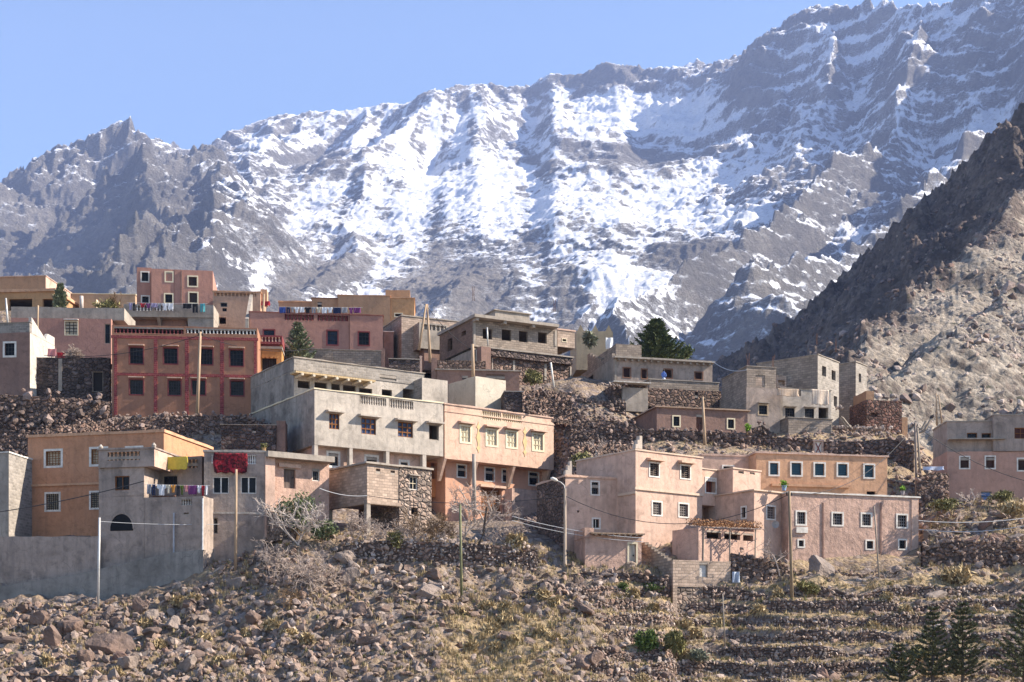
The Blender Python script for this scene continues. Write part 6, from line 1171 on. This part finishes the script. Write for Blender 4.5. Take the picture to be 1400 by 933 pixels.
hang('blanket', 'red and dark bundle of cloth on the orange-brown house roof', 357, 412, 369, 418, 145.5, cloth(C_['red']), cat='blanket'); hang('blanket', 'striped beige blanket hung on the grey unfinished house', 1110, 532, 1135, 553, 123.9, cloth((.6,.52,.42), (.42,.28,.2), 'stripe'), cat='blanket', rz=R(14)); hang('rug', 'beige striped drapes over the balcony left of the striped blanket', 1063, 531, 1094, 541, 123.9, cloth((.5,.4,.3), (.3,.2,.14), 'stripe'), cat='drape', rz=R(14))
hang('cloth', 'pink cloth drying beside the thorny brushwood', 65, 477, 77, 488, 123.6, cloth(C_['pink'])); hang('cloth', 'red cloth drying between pink cloth and brushwood', 78, 482, 89, 489, 123.6, cloth(C_['red'])); hang('tarpaulin', 'white and pale blue sheet hanging on the corner of the unfinished building', 1001, 782, 1011, 797, 95.7, cloth((.45,.5,.58)), cat='sheet', wav=.1); hang('tarpaulin', 'white triangular awning above the stepped block wall', 828, 462, 838, 477, 139, cloth(C_['white']), cat='awning', wav=.1)
hang('sheet', 'pale blue plastic sheet on the dark stone corner wall', 1262, 638, 1290, 643, 110.3, cloth((.5,.55,.68)), cat='plastic sheet', wav=.12)

# ------------------------------------------------------------ pergola, gate, pots, dish, stones on walls
e = empty('pergola', P(961, 770, 98.4), R(14), 'wooden pergola covered with dry orange vine leaves', 'pergola'); zt = P(961, 722, 98.4).z - P(961, 770, 98.4).z; g = Geo(); L = 3.9
for i in range(8): g.tube([(L*i/7, -.2, zt), (L*i/7+.2, 3.0, zt+.5)], .035, 5)
for j in range(4): g.tube([(-.2, j*.9, zt+.05+.14*j), (L+.3, j*.9, zt+.02+.14*j)], .035, 5)
g.build('beams', TWIG, e)
for k, t in enumerate((.0, 1.9, 3.75)): g = Geo(); g.tube([(t, 0, -1.5), (t+.05, 0, zt)], .05, 6); g.build('post', GREYWOOD, e)
r = np.random.default_rng(3); n = 2600; q = np.stack([r.uniform(-.2, L+.4, n), r.uniform(-.2, 3, n), zt+.1+.42*r.random(n)**2], -1); q[:, 2] += q[:, 1]*.16; q = q[fbm(q[:, 0]*1.3, q[:, 1]*1.3, 3, 88) > -.25]; n = len(q); u = r.standard_normal((n, 3)); u /= np.linalg.norm(u, axis=1)[:, None]; v = np.cross(u, r.standard_normal((n, 3))); v /= np.linalg.norm(v, axis=1)[:, None]; s = .07
np_mesh('vine', np.stack([q-u*s, q+v*s*.6, q+u*s, q-v*s*.6], 1).reshape(-1, 3), np.arange(4*n).reshape(-1, 4), VINE, e)
g = Geo(); gp = Geo()
e = empty('gate', P(1112, 622, 118.4), 0, 'little pink gate with a braced white door in the stone wall', 'gate'); z = P(0, 604, 118.4).z-P(0, 622, 118.4).z
for x in (0, .68): g = Geo(); g.box(x, x+.12, -.1, .3, -.4, z); g.build('jamb', PINK, e)
g = Geo(); g.box(-.05, .85, -.12, .32, z+.003, z+.14); g.build('lintel', PINK, e); g = Geo(); g.box(.125, .675, .05, .1, -.2, z-.004); d = g.build('door', WHITE, e); g = Geo(); g.obox((.4, .03, z*.5), (.2, 0, z*.4), (0, .015, 0), (-.03, 0, .02)); g.obox((.4, .02, z*.5), (-.2, 0, z*.4), (0, .012, 0), (.03, 0, .02)); g.build('brace', MAROON, d)
def pot(label, px, py, Y, c, leaf, hh=.3):
    e = empty('potted_plant', P(px, py, Y), 0, label, 'potted plant'); g = Geo(); g.tube([(0,0,0),(0,0,hh*.8),(0,0,hh)], [hh*.35,hh*.5,hh*.55], 10); g.build('pot', plain(c, .5), e); r = np.random.default_rng(int(px)); n = 160; q = r.standard_normal((n, 3))*hh*.3+np.array([0,0,hh*1.35]); u = r.standard_normal((n, 3)); u /= np.linalg.norm(u, axis=1)[:, None]; v = np.cross(u, r.standard_normal((n, 3))); v /= np.linalg.norm(v, axis=1)[:, None]
    np_mesh('foliage', np.stack([q-u*.09, q+v*.04, q+u*.09, q-v*.04], 1).reshape(-1, 3), np.arange(4*n).reshape(-1, 4), leaf, e)
pot('yellow-green plant in a blue pot on the rose house roof corner', 1072, 671, 102, (.25,.35,.5), LIME, .35); pot('yellow plant in a pot on the low mud house roof', 361, 618.5, 98.8, (.4,.25,.12), OLIVE, .3); pot('small plant pot at the right end of the rose house roof', 1234, 677, 104, (.35,.3,.3), LIME, .3)
e = empty('satellite_dish', P(1059, 722, 101.3), 0, 'small round satellite dish on the pink block wall', 'satellite dish'); g = Geo(); n = 14
for j in range(4):
    for i in range(n):
        q = []
        for a, k in ((i, j), (i+1, j), (i+1, j+1), (i, j+1)): rr = .26*k/4; q.append((rr*math.cos(2*math.pi*a/n), -.35+rr*rr*-.5, .2+rr*math.sin(2*math.pi*a/n)))
        g.poly(q[:3] if j == 0 and False else q)
g.build('reflector', plain((.3,.27,.25), .6), e); g = Geo(); g.tube([(0,-.35,.2),(0,.3,.1)], .03, 5); g.build('bracket', IRON, e)
def heappile(name, label, px, py, Y, n, s, mat, spread, cat):
    r = np.random.default_rng(int(px)); p = P(px, py, Y); q = np.stack([p.x+r.normal(0, spread, n), p.y+r.normal(0, .3, n), p.z+r.random(n)*.3], -1); V, Fc = scatter(q, s*r.uniform(.5, 1.2, n), r); tag(np_mesh(name, V, Fc, mat), label, cat)
heappile('rubble_heap', 'heap of broken blocks beside the tall bare block house', 1160, 588, 126, 90, .25, ROCKP, 1.6, 'rubble heap'); heappile('rubble_heap', 'pale rubble heap on the wall end left of the tall block house', 1146, 560, 124.3, 26, .16, ROCKP, .35, 'rubble heap'); heappile('rubble_heap', 'white debris along the wall top left of the concrete roof', 836, 530, 127, 40, .16, ROCKP, .8, 'rubble heap')
g = Geo(); 
for i, (x, y0, x1, y1) in enumerate([(1148,572,1158,585),(1150,570,1161,583),(1152,571,1163,585)]): g = Geo(); g.tube([P(x, y0, 124.6-.1*i), P(x1, y1, 124.6-.1*i)], .08, 5); tag(g.build('plank', GREYWOOD), ['upper plank', 'middle plank', 'lower plank'][i]+' of three leaning on the block wall by the rubble heap', 'plank')
for i, (a, b_) in enumerate([((1255,588),(1266,576)), ((1258,592),(1272,574))]): g = Geo(); A, B = P(*a, 121+i*.3), P(*b_, 121+i*.3); g.tube([A, A.lerp(B, .5)-Vector((0,0,.25)), B], .1, 5); tag(g.build('curved_log', GREYWOOD), ['shorter', 'longer'][i]+' of two curved logs leaning near the ruin', 'log')
g = Geo(); A = P(-20, 924, 83.5); g.box(A.x-1, P(110, 924, 83.5).x, 83.3, 84.1, A.z-1.4, A.z); tag(g.build('stone_parapet', STONE), 'low stone parapet with a flat top at the lower left corner', 'wall')

# ------------------------------------------------------------ person on the terrace
def person(label, px, pyfoot, Y, hgt, top, legs, rz=0.0):
    e = empty('person', P(px, pyfoot, Y), rz, label, 'person'); k = hgt/1.7
    J = [(0,0,.92),(0,0,1.15),(0,0,1.38),(0,-.01,1.48),(0,-.02,1.6),(.1,0,.9),(.11,.0,.48),(.11,.02,.06),(-.1,0,.9),(-.11,0,.48),(-.11,.02,.06),(.18,0,1.36),(.23,-.04,1.1),(.15,-.22,1.0),(-.18,0,1.36),(-.23,-.04,1.1),(-.15,-.22,1.0),(.11,-.12,.03),(-.11,-.12,.03)]
    E = [(0,1),(1,2),(2,3),(3,4),(0,5),(5,6),(6,7),(0,8),(8,9),(9,10),(2,11),(11,12),(12,13),(2,14),(14,15),(15,16),(7,17),(10,18)]; Rr = [.15,.14,.15,.055,.1,.09,.065,.05,.09,.065,.05,.065,.05,.04,.065,.05,.04,.04,.04]
    me = bpy.data.meshes.new('body'); me.from_pydata([tuple(c*k for c in j) for j in J], E, []); o = bpy.data.objects.new('body', me); COL.objects.link(o); o.parent = e
    m = o.modifiers.new('Skin', 'SKIN'); sk = me.skin_vertices[0].data
    for i, rr in enumerate(Rr): sk[i].radius = (rr*k, rr*k*.8)
    sk[0].use_root = True; s_ = o.modifiers.new('Subd', 'SUBSURF'); s_.levels = s_.render_levels = 1; me.materials.append(cloth(top))
    V, Fc = ico(2); np_mesh('hair', V*np.array([.105,.115,.12])*k+np.array([0,.015,1.63])*k, Fc, plain((.02,.015,.012), .7), e, True); V, Fc = ico(2); np_mesh('skirt', V*np.array([.2,.17,.42])*k+np.array([0,0,.62])*k, Fc, cloth(legs), e, True)
person('person in a blue and white top standing behind the stone terrace wall', 907.5, 529.5, 131.0, 1.55, (.12,.2,.5), (.6,.6,.62))
# ------------------------------------------------------------ air between the village and the far mountains
hz = Geo(); hz.box(-5000, 5200, -520, 6600, -15, 2900)
def haze_mat():
    m = bpy.data.materials.new('haze'); m.use_nodes = True; t = m.node_tree; t.nodes.clear(); o = t.nodes.new('ShaderNodeOutputMaterial')
    v = t.nodes.new('ShaderNodeVolumePrincipled'); v.inputs['Color'].default_value = (0.46, 0.58, 1.0, 1); v.inputs['Density'].default_value = 0.000075; v.inputs['Anisotropy'].default_value = 0.0
    t.links.new(v.outputs[0], o.inputs['Volume']); return m
tag(hz.build('haze', haze_mat()), kind='stuff')
